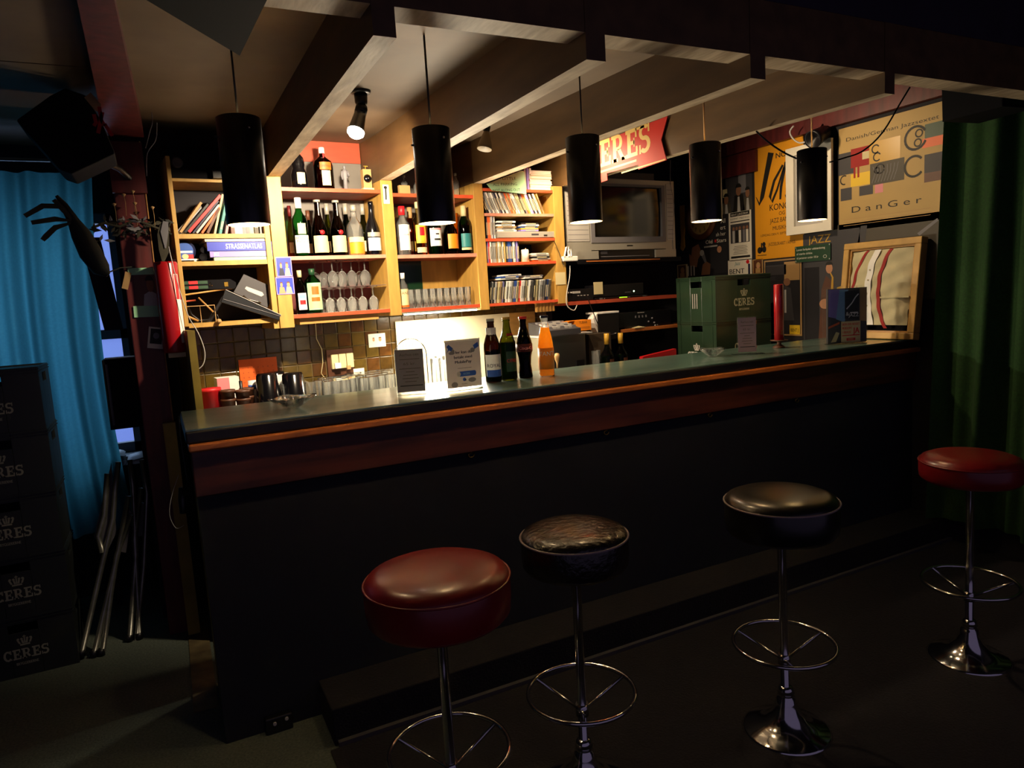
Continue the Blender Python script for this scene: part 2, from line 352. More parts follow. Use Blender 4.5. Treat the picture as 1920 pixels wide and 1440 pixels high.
struct(MB().box(X0, XR, YF, 1.6, 2.62, 2.68, 'wall_dark'), 'ceiling_room')
struct(MB().box(X0, XR, 1.60, 1.63, 2.27, 2.65, 'header_shaded'), 'trim_1')
# red top rail of the back wall and of the poster wall
for n_, (s0, s1) in enumerate([(.61, 1.105), (1.16, 1.655), (1.71, 2.2)]):
    b = MB().box(s0, s1, .255, .29, 2.205, 2.335, 'red_board'); o = struct(b, 'trim_%d' % (n_+2)); o.location = bw(0, 0, 0); o.rotation_euler.z = TH
struct(MB().box(XR-.045, XR, 2.25, 4.0, 2.325, 2.5, 'maroon_wood'), 'trim_5')
struct(MB().box(XR-.03, XR, 3.55, 4.15, 2.18, 2.32, 'maroon_wood'), 'trim_6')
struct(MB().box(3.36, 3.42, 1.60, 1.66, 2.113, 2.6, 'header_shaded'), 'trim_7')

# joists running from above the stools back to the shelf uprights; header boards between their ends
BX = [(-.077, -.016), (.503, .557), (1.068, 1.128), (1.642, 1.702), (2.245, 2.295)]
UP = [(-.09, .03), (.55, .61), (1.105, 1.168), (1.652, 1.712), (2.196, 2.262)]
JL = ['dark red ceiling joist above the leaning post', 'ceiling joist with worn pale underside left of the spotlight', 'ceiling joist with pale underside between the second and third pendant lamps', 'ceiling joist between the third and fourth pendant lamps, worn underside in shade', 'ceiling joist carrying the red and yellow brewery sign']
for k in range(5):
    x0, x1 = BX[k]
    if k == 0: a0, a1, yf = -.10, .043, 3.47
    else:
        p = bw(UP[k][0], 0, 0); q = bw(UP[k][1], 0, 0); a0, a1, yf = p[0], q[0], p[1]
        if k == 4: a0, a1 = x0-.005, x1
    zb = 2.20 if k == 0 else 2.045; zf = 2.215 if k == 0 else 2.078
    yb = 1.6; m = 'maroon_wood' if k == 0 else 'joist_side'; mb_ = 'maroon_wood' if k == 0 else 'joist_worn_lit'
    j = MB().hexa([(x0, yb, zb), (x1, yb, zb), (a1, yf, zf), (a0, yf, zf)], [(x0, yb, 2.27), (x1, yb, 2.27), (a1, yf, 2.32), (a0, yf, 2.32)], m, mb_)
    if k:
        e = .30; b0, b1 = (a0, a1) if k < 4 else (a0, a1)
        j.hexa([(a0, yf, zf+.0), (a1, yf, zf), (a1-.02, yf+e, zf+.0), (a0-.02, yf+e, zf)], [(a0, yf, 2.32), (a1, yf, 2.32), (a1-.02, yf+e, 2.34), (a0-.02, yf+e, 2.34)], m, m)
    j.build('ceiling_joist', label=JL[k], cat='beam')
hx = [(X0, -.10), (.03, .503), (.557, 1.068), (1.128, 1.642), (1.702, 2.245), (2.295, 3.36)]
HL = ['header board at the far left front edge of the canopy', 'header board between the leaning post and the first pale joist', 'bright header board in front of the second pendant lamp', 'header board in front of the third pendant lamp', 'dim header board in front of the fourth pendant lamp', 'dim header board at the right end of the canopy']
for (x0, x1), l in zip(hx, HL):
    MB().box(x0, x1, 1.602, 1.69, 2.113, 2.30, 'joist_side', 'joist_worn_lit').build('header_board', label=l, cat='beam')

# the red post at the left end of the bar, with its brace
post = thing('timber_post', 'dark red painted timber post with pinned photos left of the bar', 'post', (-.035, 3.48, 0))
MB().box(-.062, .058, -.0, .10, 0, 2.2, 'maroon_wood').build('post_body', post, bevel=.004)
MB().tube([(.058, 0, 0), (.058, 0, 2.2)], .0035, 'worn_edge', 6).build('worn_edge', post)
MB().hexa([(-.06, -.75, 2.27), (.05, -.75, 2.27), (.05, -.6, 2.27), (-.06, -.6, 2.27)][:0] or [(-.066, -.03, 1.98), (.066, -.03, 1.98), (.066, 0, 1.98), (-.066, 0, 1.98)], [(-.066, -.03, 2.19), (.066, -.03, 2.19), (.066, 0, 2.19), (-.066, 0, 2.19)], 'maroon_wood').build('cleat', post)

# ================================================================== BAR COUNTER
BL, BR = .045, 3.695
bar = thing('bar_counter', 'long bar counter with glossy green top, red-brown wooden fascia and dark front', 'bar', (0, 0, 0))
MB().box(BL, BR, 2.42, 2.93, 1.045, 1.085, 'counter_edge', ch=.006).box(BL+.004, BR, 2.425, 2.925, 1.0851, 1.09, 'counter_green').build('counter_top', bar)
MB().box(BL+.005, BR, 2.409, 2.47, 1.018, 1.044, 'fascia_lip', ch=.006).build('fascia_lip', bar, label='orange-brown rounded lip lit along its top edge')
MB().box(BL+.01, BR, 2.435, 2.47, .866, 1.022, 'fascia_wood', ch=.004).build('fascia', bar)
MB().box(BL+.015, BR, 2.455, 2.49, 0, .868, 'panel_navy').build('front_panel', bar)
MB().box(BL+.02, BL+.05, 2.49, 2.88, 0, 1.04, 'olive_board').build('end_panel', bar)
MB().box(.38, BR, 2.24, 2.455, 0, .13, 'near_black', ch=.004).box(.39, BR, 2.222, 2.24, 0, .02, 'grey_dark').build('plinth_step', bar)
for x, y in [(883, 855), (1136, 812), (1330, 778), (1493, 750)]:
    px, pz = ony(x, y, 2.45)
    h = MB(); z = .868; ar = [(px, 2.442+.0, z-.004)]
    for i in range(9): t = PI*(-.1+1.2*i/8); ar.append((px+.012*math.cos(PI+t)+.0, 2.445, z-.012-.011*math.sin(t)))
    h.tube(ar, .0025, 'brass', 6); h.cyl((px, 2.445, z-.008), .005, .01, 'brass', 8); h.build('bag_hook', bar)
MB().box(.385, .50, 2.33, 2.34, 0, .12, 'black_matte').build('vent_hole', bar)
g = thing('plug_box', 'small black box with two pale dots low on the bar front', 'socket', (0, 0, 0))
px, pz = ony(524, 1345, 2.455); MB().box(px-.05, px+.04, 2.425, 2.455, pz-.035, pz+.02, 'black', ch=.004).build('socket_body', g)
MB().lathe([(.006, 0), (.006, .006)], 'grey_light', 10, (px-.02, 2.426, pz+.0), Matrix.Rotation(PI/2, 3, 'X')).lathe([(.006, 0), (.006, .006)], 'grey_light', 10, (px+.02, 2.426, pz+.006), Matrix.Rotation(PI/2, 3, 'X')).build('pin', g)
px, pz = ony(660, 1335, 2.44)
MB().lathe([(0, 0), (.03, .002), (.034, .01), (.034, .014)], 'grey', 20, (px, 2.455, pz), Matrix.Rotation(PI/2, 3, 'X')).build('door_stop', label='small round pale grey knob low on the dark bar front', cat='knob')

MB().box(.36, XR, YF, 2.22, .0, .006, 'near_black').build('dark_floor_slab', label='thin dark slab added over the floor under the bar stools', cat='floor mat')  # thin slab added to darken the floor; no covering known
# floor pieces left of the bar
MB().hexa([(-.03, 2.72, 0), (.055, 2.72, 0), (.065, 3.55, 0), (-.02, 3.48, 0)], [(-.03, 2.72, .006), (.055, 2.72, .006), (.065, 3.55, .006), (-.02, 3.48, .006)], 'plank').build('floor_plank', label='worn bare floor plank between the red post and the bar end', cat='plank')
MB().box(-.02, .03, 3.38, 3.42, .02, .99, 'olive_board').build('door_jamb', label='narrow olive board standing behind the left end of the bar', cat='board')
o = MB().box(.095, .125, -.25, .26, 0, 1.385, 'olive_board').build('side_panel', label='olive painted end panel below the left bookshelf', cat='panel'); o.location = bw(0, 0, 0); o.rotation_euler.z = TH

# ================================================================== BACK-BAR SHELVING (local frame of the back wall)
BO = bw(0, 0, 0)
def bthing(name, label, cat, s, d, z, group=None, rz=0.): return thing(name, label, cat, bw(s, d, z), TH+rz, group)
sh = bthing('shelf_unit', 'ochre painted back-bar shelving with orange-red shelf edges', 'shelving', 0, 0, 0)
DP = .27
def upr(s0, s1, z0, z1, d0=0.): MB().box(s0, s1, d0, DP, z0, z1, 'ochre').build('upright', sh, bevel=.002)
upr(.538, .606, 1.362, 2.078); upr(1.107, 1.17, 1.385, 2.078); upr(1.645, 1.705, 1.382, 2.078); upr(2.182, 2.25, 1.388, 2.078)
upr(.117, .135, 1.40, 2.15); upr(.508, .534, 1.362, 2.078, .002)
def board(s0, s1, zt, edge='red_edge', t=.018, under='ochre'):
    b = MB().box(s0, s1, .012, DP, zt-t, zt, under if edge != 'ochre' else 'ochre'); b.box(s0, s1, .004, .012, zt-t, zt, edge); return b.build('shelf_board', sh)
board(.606, 1.107, 2.03, 'red_edge', under='red_board'); board(.606, 1.107, 1.703, 'pink_edge', under='red_board'); board(.606, 1.107, 1.422, 'red_edge', under='white')
board(1.17, 1.645, 2.015, 'red_edge', under='red_board'); board(1.17, 1.645, 1.698, 'pink_edge', under='red_board'); board(1.17, 1.645, 1.416, 'red_edge', under='white')
for z, e in ((2.055, 'red_edge'), (1.918, 'pink_edge'), (1.778, 'red_edge'), (1.643, 'red_edge'), (1.414, 'red_edge')): board(1.705, 2.182, z, e, .016)
for z in (1.812, 1.690, 1.412): board(.135, .508, z, 'ochre', .02)
for s0, s1, z0, z1, m in ((.606, 1.107, 2.03, 2.21, 'cupboard_back'), (.606, 1.107, 1.703, 2.012, 'cupboard_back'), (1.17, 1.645, 2.015, 2.205, 'cupboard_back'), (1.17, 1.645, 1.698, 1.997, 'cupboard_back'), (1.705, 2.182, 1.414, 2.04, 'wall_dark'), (.135, .508, 1.412, 2.12, 'wall_dark')):
    MB().box(s0, s1, DP-.006, DP, z0, z1, m).build('back_board', sh)
MB().box(.606, 1.107, DP-.006, DP, 1.422, 1.685, 'dim_red').build('back_board', sh)
MB().box(1.17, 1.42, DP-.006, DP, 1.416, 1.68, 'mirror_green').box(1.42, 1.645, DP-.006, DP, 1.416, 1.68, 'ochre').build('back_board', sh)
MB().box(.64, 1.05, .03, .2, 1.372, 1.404, 'wood_pale').build('drawer', sh)
# strip light under the second unit
sl = bthing('strip_light', 'glowing strip light under the middle shelf above the white panel', 'lamp', 1.43, .04, 1.385)
MB().box(-.22, .22, 0, .05, .004, .014, 'white').build('housing', sl)
MB().box(-.215, .215, .004, .045, -.004, .004, 'tube_lamp').build('diffuser', sl)
l = light('AREA', 'strip_light_glow', bw(1.43, .066, 1.376), 6, (1, .84, .58), shape='RECTANGLE', size=.42, size_y=.05); l.rotation_euler = (0, 0, TH)
l = light('AREA', 'strip_light_front', bw(1.43, .0, 1.387), 15, (1, .86, .64), shape='RECTANGLE', size=.42, size_y=.012); l.rotation_euler = (-(PI/2+.12), 0, TH)

# tiles: one object each, glazed, four tones
wt = struct(MB().box(.135, 2.28, .285, .299, .86, 1.42, 'grout'), 'wall_tiling'); wt.location = BO; wt.rotation_euler.z = TH
tm = {}
p_ = .0765
for r in range(8):
    for c in range(28):
        s0 = .135+c*p_; z0 = .86+r*.0738
        if s0+p_ > 2.285 or z0 > 1.41: continue
        if 1.25 < s0 < 1.95 and r < 6: continue
        k = rnd.choice((0, 0, 1, 2, 3, 3))
        if k not in tm: tm[k] = MB().box(.0025, p_-.0025, -.006, .002, .0025, .0713, 'tile%d' % k, ch=.0018).build('tile', wt)
        else:
            o = tm[k].copy(); COL.objects.link(o)
            o.location = (s0, .285, z0); continue
        tm[k].location = (s0, .285, z0)
MB().box(1.235, 1.99, .266, .277, .917, 1.345, 'white_panel').build('splash_panel', label='bright white panel on the wall behind the counter signs', cat='panel', loc=BO, rotz=TH)
MB().box(1.99, 2.18, .266, .277, .917, 1.345, 'wood_pale').build('wood_panel', label='pale wooden board right of the bright white panel', cat='panel', loc=BO, rotz=TH)
# work surface behind the bar
ws = bthing('work_counter', 'back work counter carrying the upturned glasses', 'counter', 0, 0, 0)
MB().box(.135, 2.9, -.22, .26, .885, .915, 'steel').build('worktop', ws); MB().box(.16, 2.9, -.17, .25, 0, .885, 'wall_dark').build('cabinet', ws)

# ================================================================== LAMPS
PY, PR = 2.11, .0585
PLAB = ['black tube pendant lamp in front of the leaning books, leftmost of five', 'black tube pendant lamp hanging before the middle bottle shelf', 'black tube pendant lamp covering the left end of the brewery sign', 'black tube pendant lamp in front of the singer poster and round clock', 'black tube pendant lamp in front of the white-framed picture, rightmost of five']
for k, (ub, rt) in enumerate([(467, .0), (820, .0), (1099, .0), (1325, .0), (1523, .0)]):
    px, _ = ony(ub, 420, PY)
    t = thing('pendant_lamp', PLAB[k], 'lamp', (px, PY, 1.69), group='black tube pendant lamps over the bar')
    b = MB(); b.cap = False
    b.lathe([(PR, 0.0), (PR, .285), (PR-.003, .287)], 'pendant_black', 36)
    b.f = [f for f in b.f if len(f) < 20]; b.m = b.m[:len(b.f)]; b.sm = b.sm[:len(b.f)]; b.build('lamp_shade', t)
    b = MB(); b.cap = False; b.lathe([(PR-.003, 0.0), (PR-.003, .284)], 'pendant_in', 36)
    b.lathe([(PR-.003, 0), (PR, 0)], 'pendant_in', 36); n = [i for i, f in enumerate(b.f) if len(f) < 20]
    b.f, b.m, b.sm = [b.f[i] for i in n], [b.m[i] for i in n], [b.sm[i] for i in n]; b.build('shade_lining', t)
    MB().lathe([(0, .10), (.02, .108), (.03, .13), (.028, .155), (.014, .185), (.013, .20), (0, .2)], 'bulb', 16).build('bulb', t)
    MB().cyl((0, 0, .2), .017, .07, 'black', 12).box(-.052, .052, -.004, .004, .262, .266, 'black').box(-.004, .004, -.052, .052, .262, .266, 'black').build('lamp_holder', t)
    MB().cyl((0, 0, .272), .0028 if k != 1 else .0035, 2.27-1.69-.272+(.0 if k < 4 else .2), 'black' if k < 3 else 'tan', 8).build('cord', t)
    rx = Matrix.Rotation(PI/2, 3, 'X')
    MB().lathe([(.0035, 0), (.0035, .003), (0, .004)], 'chrome', 10, (.018 if k < 4 else .02, -PR*.95, .25), rx).build('screw', t)
    MB().lathe([(.003, 0), (.003, .012)], 'black', 8, (-PR-.008, 0, .235), Matrix.Rotation(PI/2, 3, 'Y')).build('thumb_screw', t)
    light('POINT', 'pendant_light', (px, PY, 1.69+.075), 2.9, (1, .72, .42), shadow_soft_size=.022)
# spotlight on the ceiling, lit; a second frosted one, off
cx, cy = onz(676, 176, 2.262)
t = thing('ceiling_spotlight', 'lit black ceiling spotlight aimed at the bottles', 'lamp', (cx, cy, zc(cy)))
MB().lathe([(0, -.012), (.036, -.012), (.04, -.006), (.04, 0)], 'black', 24).lathe([(0, -.055), (.02, -.055), (.024, -.045), (.026, -.012)], 'black', 18).build('base', t)
hd = Vector((-.05, -.03, -.13)); rotm = hd.to_track_quat('Z', 'Y').to_matrix()
MB().lathe([(0, 0), (.021, .0), (.024, .01), (.024, .03)], 'black', 18, (0.002, 0, -.058), rotm).lathe([(.022, .03), (.024, .05), (.03, .10), (.031, .118)], 'steel', 20, (0.002, 0, -.058), rotm).build('spot_head', t)
MB().lathe([(0, .138), (.02, .134), (.032, .122), (.033, .110), (.031, .108)], 'bulb_white', 20, (0.002, 0, -.058), rotm).build('bulb', t)
hp = Vector((cx, cy, zc(cy)-.058))+rotm@Vector((0, 0, .15))
light('SPOT', 'spotlight_beam', hp[:], 120, (1, .80, .55), aim=bw(.95, .1, 1.62), spot_size=2.35, spot_blend=.9, shadow_soft_size=.03)
cx, cy = onz(912, 240, 2.25)
t = thing('ceiling_spotlight', 'unlit frosted ceiling spotlight behind the second pendant lamp', 'lamp', (cx, cy, 2.262))
hd = Vector((-.03, -.01, -.12)); rotm = hd.to_track_quat('Z', 'Y').to_matrix()
MB().lathe([(0, -.03), (.014, -.03), (.02, -.01), (.02, 0.01)], 'black', 16).build('base', t)
MB().lathe([(0, 0), (.014, .0), (.02, .02), (.034, .07), (.036, .085), (.033, .086), (0, .06)], 'lamp_frost', 20, (0, 0, -.03), rotm).build('spot_head', t)

for p_, aim, pw, ss in (((1.95, 3.36, 2.2), (2.6, 3.4, 1.3), 32, 2.8), ((2.80, 3.02, 2.36), (3.7, 2.85, 1.6), 20, 2.2)):
    light('SPOT', 'spotlight_beam', p_, pw, (1, .74, .46), aim=aim, spot_size=ss, spot_blend=.8, shadow_soft_size=.03)
for p_, lb in (((1.95, 3.36, 2.215), 'ceiling spotlight hidden between the last two joists'), ((2.80, 3.02, 2.375), 'ceiling spotlight hidden above the poster wall side')):
    t = thing('ceiling_spotlight', lb, 'lamp', p_); MB().lathe([(.03, 0), (.034, .06), (.02, .09), (0, .09)], 'black', 18).build('spot_head', t); MB().cyl((0, 0, .09), .008, .05, 'black', 8).build('stem', t)
# ================================================================== BAR STOOLS
def stool(px, py, bx, by, top, seat, label, r=.18, hgt=.10, dome=.03, rot=0., sp=14):
    zt = top-dome; t = thing('bar_stool', label, 'bar stool', (bx, by, 0), rot, 'round bar stools along the counter')
    dx, dy = px-bx, py-by
    def at(z): return (dx*z/.7, dy*z/.7, z)
    def cs(x): return (x[0], x[1], 0)
    c, s_ = math.cos(-rot), math.sin(-rot); dx, dy = dx*c-dy*s_, dx*s_+dy*c
    c0 = at(zt-hgt); c1 = (c0[0], c0[1], 0)
    pr_ = [(0, zt-hgt), (r*.93, zt-hgt), (r*.985, zt-hgt+.012), (r, zt-hgt*.55), (r*1.0, zt-.006), (r*.99, zt), (r*.94, zt+dome*.45), (r*.8, zt+dome*.78), (r*.55, zt+dome*.95), (r*.25, zt+dome), (0, zt+dome)]
    st = MB().lathe(pr_, seat, 48, c1).build('seat', t)
    MB().tube([(c1[0]+r*1.0*math.cos(a*PI/24), c1[1]+r*1.0*math.sin(a*PI/24), zt) for a in range(48)], .003, 'piping_grey' if seat != 'vinyl_red' else 'vinyl_red', 6, True).build('piping', st)
    MB().tube([at(.03), at(zt-hgt+.002)], .0135, 'chrome', 16).build('pole', t)
    zr = .30; h = at(zr)
    MB().tube([(h[0]+.155*math.cos(a*PI/24), h[1]+.155*math.sin(a*PI/24), zr) for a in range(48)], .0065, 'chrome', 8, True).build('foot_ring', t)
    MB().lathe([(.019, zr-.07), (.019, zr-.035)], 'chrome', 16, (h[0], h[1], 0)).build('ring_hub', t)
    for a in (sp, sp+118, sp+238):
        a = math.radians(a); MB().tube([(h[0]+.015*math.cos(a), h[1]+.015*math.sin(a), zr-.052), (h[0]+.153*math.cos(a), h[1]+.153*math.sin(a), zr)], .005, 'chrome', 8).build('spoke', t)
    MB().lathe([(0, 0), (.135, 0), (.138, .006), (.13, .012), (.10, .02), (.065, .04), (.043, .07), (.032, .10), (.028, .118), (.023, .122), (.023, .13), (.026, .134), (.022, .15), (.016, .156), (0, .156)], 'chrome', 40).build('base', t)
    return t
stool(.558, 1.606, .556, 1.606, .795, 'vinyl_red', 'red vinyl bar stool with thick padded seat, nearest the camera', r=.183, hgt=.098, dome=.032)
stool(.985, 1.645, .983, 1.645, .80, 'vinyl_worn', 'black bar stool with cracked wrinkled seat, beside the nearest red one', r=.152, hgt=.09, dome=.028, sp=2)
stool(1.672, 1.535, 1.68, 1.53, .80, 'vinyl_black', 'smooth black bar stool with olive sheen and pale piping', r=.17, hgt=.1, dome=.03, sp=-5)
stool(2.57, 1.485, 2.585, 1.485, .79, 'vinyl_red', 'red vinyl bar stool at the right end before the green curtain', r=.165, hgt=.07, dome=.03, sp=-35)

# ================================================================== THINGS ON THE COUNTER
ZC = 1.09
def menu(u0, u1, vt, vb, m, lines, label, foot=False, name='menu_holder'):
    x0, y0 = onz(*u0, ZC); x1, y1 = onz(*u1, ZC); w = math.hypot(x1-x0, y1-y0); rz = math.atan2(y1-y0, x1-x0)
    _, zt = ony(vt[0], vt[1], y0); h = zt-ZC
    t = thing(name, label, 'sign', (x0, y0, ZC), rz)
    MB().box(0, w, -.003, .003, .004, h, 'acrylic').box(0, w, -.012, .03, 0, .004, 'acrylic').build('acrylic_stand', t)
    if foot: MB().box(-.03, w+.03, -.035, .035, 0, .003, 'acrylic').build('foot', t)
    p = MB().box(.003, w-.003, -.0045, -.0035, .012, h-.004, m); q = .0048
    lines(p, w, h, q); p.build('sheet', t)
    return t
def price(p, w, h, q, m='ink_soft', title='Aarhus-sæt'):
    p.text(title, w/2, h*.84, h*.055, -q, m, w=w*.66)
    for z, ww in ((.76, .68), (.56, .74), (.49, .3), (.42, .48), (.35, .55), (.28, .4)):
        p.rect(w*(.5-ww/2), h*z, w*(.5+ww/2), h*(z+.014), -q, m)
    p.rect(w*.13, h*.19, w*.9, h*.21, -q, 'ink')
    p.text('65 kr.', w/2, h*.645, h*.055, -q, m, w=w*.42)
menu((745, 742), (800, 738), (735, 655), 0, 'menu_grey', price, 'grey price card in a clear stand, left of the hand-pay sign')
menu((1383, 665), (1419, 663), (1382, 595), 0, 'menu_mauve', price, 'mauve price card in a clear stand in front of the green crates', foot=True)
def pay(p, w, h, q):
    p.rect(0, h*.955, w, h*.99, -q+.0002, 'white')
    for i, s in enumerate(('Her kan du', 'betale med', 'MobilePay')): p.text(s, w*.5, h*(.72-.095*i), h*.055, -q, 'navy', w=w*(.5, .5, .46)[i], bold=.0006)
    p.rect(w*.33, h*.43, w*.72, h*.437, -q, 'ink_soft')
    p.rect(w*.34, h*.27, w*.8, h*.37, -q, 'blue').ell(w*.8, h*.32, w*.045, h*.05, -q, 'blue').ell(w*.35, h*.32, w*.055, h*.052, -q-.0001, 'grey_light').text('41205', w*.57, h*.30, h*.04, -q-.0002, 'blue_light').text('›', w*.35, h*.29, h*.05, -q-.0002, 'grey')
    p.flat([(w*.06, h*.87), (w*.12, h*.91), (w*.24, h*.83), (w*.2, h*.77), (w*.12, h*.80), (w*.05, h*.74), (w*.1, h*.82)], -q, 'blue')
    p.flat([(w*.22, h*.83), (w*.28, h*.78), (w*.24, h*.71), (w*.14, h*.71), (w*.1, h*.74), (w*.19, h*.78)], -q-.0001, 'grey')
    p.flat([(w*.8, h*.86), (w*.94, h*.92), (w*.96, h*.83), (w*.84, h*.78)], -q, 'blue').ell(w*.78, h*.77, w*.065, h*.045, -q-.0001, 'grey')
    p.ell(w*.22, h*.12, w*.09, h*.055, -q, 'grey').ell(w*.72, h*.19, w*.11, h*.045, -q, 'grey').ell(w*.5, h*.21, w*.045, h*.035, -q, 'blue').ell(w*.53, h*.2, w*.025, h*.02, -q-.0001, 'navy')
    p.text('MobilePay', w*.5, h*.115, h*.02, -q, 'ink')
menu((838, 735), (904, 727), (834, 638), 0, 'sign_white', pay, 'white payment sign with blue hands and a blue button')

def bottle(name, label, cat, loc, rz, H, Rr, prof, gm, cap=None, lab=None, liquid=None, group=None, txt=None, seg=20, capn='cap'):
    """prof: list of (r/R, z/H)"""
    t = thing(name, label, cat, loc, rz, group); b = MB()
    b.lathe([(0, .004*H)]+[(r*Rr, z*H) for r, z in prof], gm, seg).build('glass_body', t)
    if liquid:
        m, top = liquid; pr_ = [(0, .012*H)]+[(r*Rr*.93, max(.012, z)*H) for r, z in prof if z <= top]
        rl = np.interp(top, [z for r, z in prof], [r for r, z in prof]); pr_ += [(rl*Rr*.93, top*H), (0, top*H)]
        MB().lathe(pr_, m, seg).build('liquid', t)
    if cap:
        m, z0, rr = cap[:3]; MB().lathe([(rr*Rr, z0*H), (rr*Rr*1.02, (z0+1)/2*H), (rr*Rr, H), (0, H)], m, 16).build(capn, t)
    for i, L in enumerate(lab or []):
        m, z0, z1, half = L[:4]; rr = L[4] if len(L) > 4 else 1.015
        MB().wrap(rr*Rr, -half, half, z0*H, z1*H, m, 10).build('paper_label', t)
    if txt:
        p = MB()
        for s, z, h, m, rr in txt: p.text(s, 0, z*H, h*H, 0, m, cyl=rr*Rr)
        p.build('lettering', t)
    return t
LONG = [(.94, 0), (1, .02), (1, .55), (.97, .60), (.80, .68), (.58, .76), (.46, .84), (.42, .93), (.47, .935), (.47, .96), (.42, .965), (.42, 1)]
def cbottle(u, vb, vt, wpx, **k):
    x, y = onz(u, vb, ZC); _, zt = ony(u, vt, y); H = zt-ZC; dep = R.T@(np.array([x, y, ZC])-CP)
    return dict(loc=(x, y+.01, ZC), H=H, Rr=wpx/2*dep[2]/F)
k = cbottle(928, 716, 597, 31)
t = bottle('beer_bottle', 'brown beer bottle with white and blue label, leftmost of four on the counter', 'bottle', k['loc'], -.25, k['H'], k['Rr'], LONG, 'glass_brown', ('silver', .96, .48), [('white', .10, .44, 1.15), ('blue', .09, .2, 1.0, 1.02), ('white', .10, .2, .0, 1.02), ('sign_white', .72, .86, 3.1, .62)], ('liq_cola', .5), 'beer and soda bottles standing on the counter', [('ROYAL', .24, .055, 'navy', 1.04)])
k = cbottle(957, 712, 594, 31)
bottle('beer_bottle', 'dark green beer bottle with round green label, second of four on the counter', 'bottle', k['loc'], .1, k['H'], k['Rr'], LONG, 'glass_olive', ('gold', .96, .48), [('green_dark', .14, .46, .75), ('sign_red', .70, .745, .6, .72)], ('glass_dgreen', .6), 'beer and soda bottles standing on the counter', [('CERES', .29, .05, 'bright_red', 1.03)])
COKE = [(.82, 0), (.88, .02), (.80, .12), (.72, .22), (.80, .34), (1, .46), (1, .52), (.92, .60), (.66, .72), (.44, .82), (.38, .90), (.42, .935), (.42, .96), (.38, .965), (.38, 1)]
k = cbottle(988, 708, 593, 31)
bottle('soda_bottle', 'curved cola bottle with dark red cap, third of four on the counter', 'bottle', k['loc'], 0, k['H'], k['Rr'], COKE, 'glass_cola', ('bright_red', .96, .5), [], ('liq_cola', .8), 'beer and soda bottles standing on the counter', [('Coca-Cola', .47, .05, 'pink', 1.03)])
MB().lathe([(1.012*k['Rr'], .43*k['H']), (1.012*k['Rr'], .56*k['H'])], 'dim_red', 20).build('paper_label', bpy.data.objects['soda_bottle'])
k = cbottle(1028, 705, 591, 30)
FANTA = [(.92, 0), (.98, .03), (.95, .14), (.93, .30), (.97, .44), (1, .5), (.92, .58), (.70, .72), (.48, .84), (.40, .91), (.44, .935), (.44, .96), (.4, .965), (.4, 1)]
t = bottle('soda_bottle', 'bright orange soda bottle with blue cap, rightmost of four on the counter', 'bottle', k['loc'], -.1, k['H'], k['Rr'], FANTA, 'glass_bottle', ('navy', .96, .5), [], ('liq_orange', .80), 'beer and soda bottles standing on the counter', [('FANTA', .345, .07, 'white', 1.04)])
MB().lathe([(1.0*k['Rr'], .12*k['H']), (1.0*k['Rr'], .47*k['H'])], 'orange2', 20).build('paper_label', t)
# ash trays
def ashtray(u, v, wd, label):
    x, y = onz(u, v, ZC); t = thing('glass_ashtray', label, 'ashtray', (x, y, ZC), .2)
    b = MB(); n = 4; vs = []; rings = [(.30, 0), (.36, .004), (.62, .018), (.98, .034), (1.0, .038), (.80, .038), (.52, .020), (.30, .012)]
    for r, z in rings:
        for i in range(32):
            a = 2*PI*i/32; k = 1+.14*abs(math.cos(2*a))**2*(r > .5); vs.append((r*k*wd*math.cos(a), r*k*wd*math.sin(a), z+.004*math.cos(4*a)*(r > .9)))
    fs = [(i*32+j, i*32+(j+1) % 32, (i+1)*32+(j+1) % 32, (i+1)*32+j) for i in range(len(rings)-1) for j in range(32)]
    b.add(vs, fs, 'glass_cut', True); b.build('bowl', t)
    MB().lathe([(0, .010), (.3*wd, .0105), (.52*wd, .019), (.50*wd, .017), (.3*wd, .006), (0, .005)], 'glass_bottle', 24).build('ash_well', t)
    f = MB()
    for i in range(16):
        a = 2*PI*i/16; f.tube([(.4*wd*math.cos(a), .4*wd*math.sin(a), .005), (.93*wd*math.cos(a), .93*wd*math.sin(a), .033)], .0018, 'glass_bottle', 5)
    f.build('cut_ridges', t)
ashtray(550, 764, .078, 'cut glass ashtray at the left end of the counter'); ashtray(1336, 668, .062, 'cut glass ashtray in front of the green crates')
# candle on a turned stand
x, y = onz(1461, 652, ZC); dep = (R.T@(np.array([x, y, ZC])-CP))[2]
t = thing('candle_stand', 'dark turned wooden candle stand with wide dish on the counter', 'candle holder', (x, y, ZC))
MB().lathe([(0, 0), (.032, 0), (.034, .004), (.026, .010), (.012, .018), (.010, .028), (.014, .034), (.044, .038), (.046, .042), (.02, .042), (0, .042)], 'brown', 28).build('stand_body', t)
_, zt = ony(1460, 533, y)
t = thing('candle', 'thick tall red candle with golden star standing on its wooden stand', 'candle', (x, y, ZC+.042)); ch_ = zt-ZC-.042
MB().lathe([(0, 0), (.0245, 0), (.0245, ch_-.004), (.022, ch_), (.016, ch_-.003), (0, ch_-.008)], 'paint_red', 28).build('wax', t)
b = MB()
for i in range(8):
    a = PI*i/8; r = .013; c, s_ = math.cos(a), math.sin(a)
    q = [(-r*c-.0006*s_, -r*s_+.0006*c), (-r*c+.0006*s_, -r*s_-.0006*c), (r*c+.0006*s_, r*s_-.0006*c), (r*c-.0006*s_, r*s_+.0006*c)]
    b.add([(.0249*math.sin(p[0]/.0249-.3), -.0249*math.cos(p[0]/.0249-.3), .042+p[1]) for p in q], [(0, 1, 2, 3)], 'gold')
b.build('gold_star', t)
MB().tube([(0, 0, ch_-.01), (.001, 0, ch_+.006)], .0012, 'ink', 5).build('wick', t)
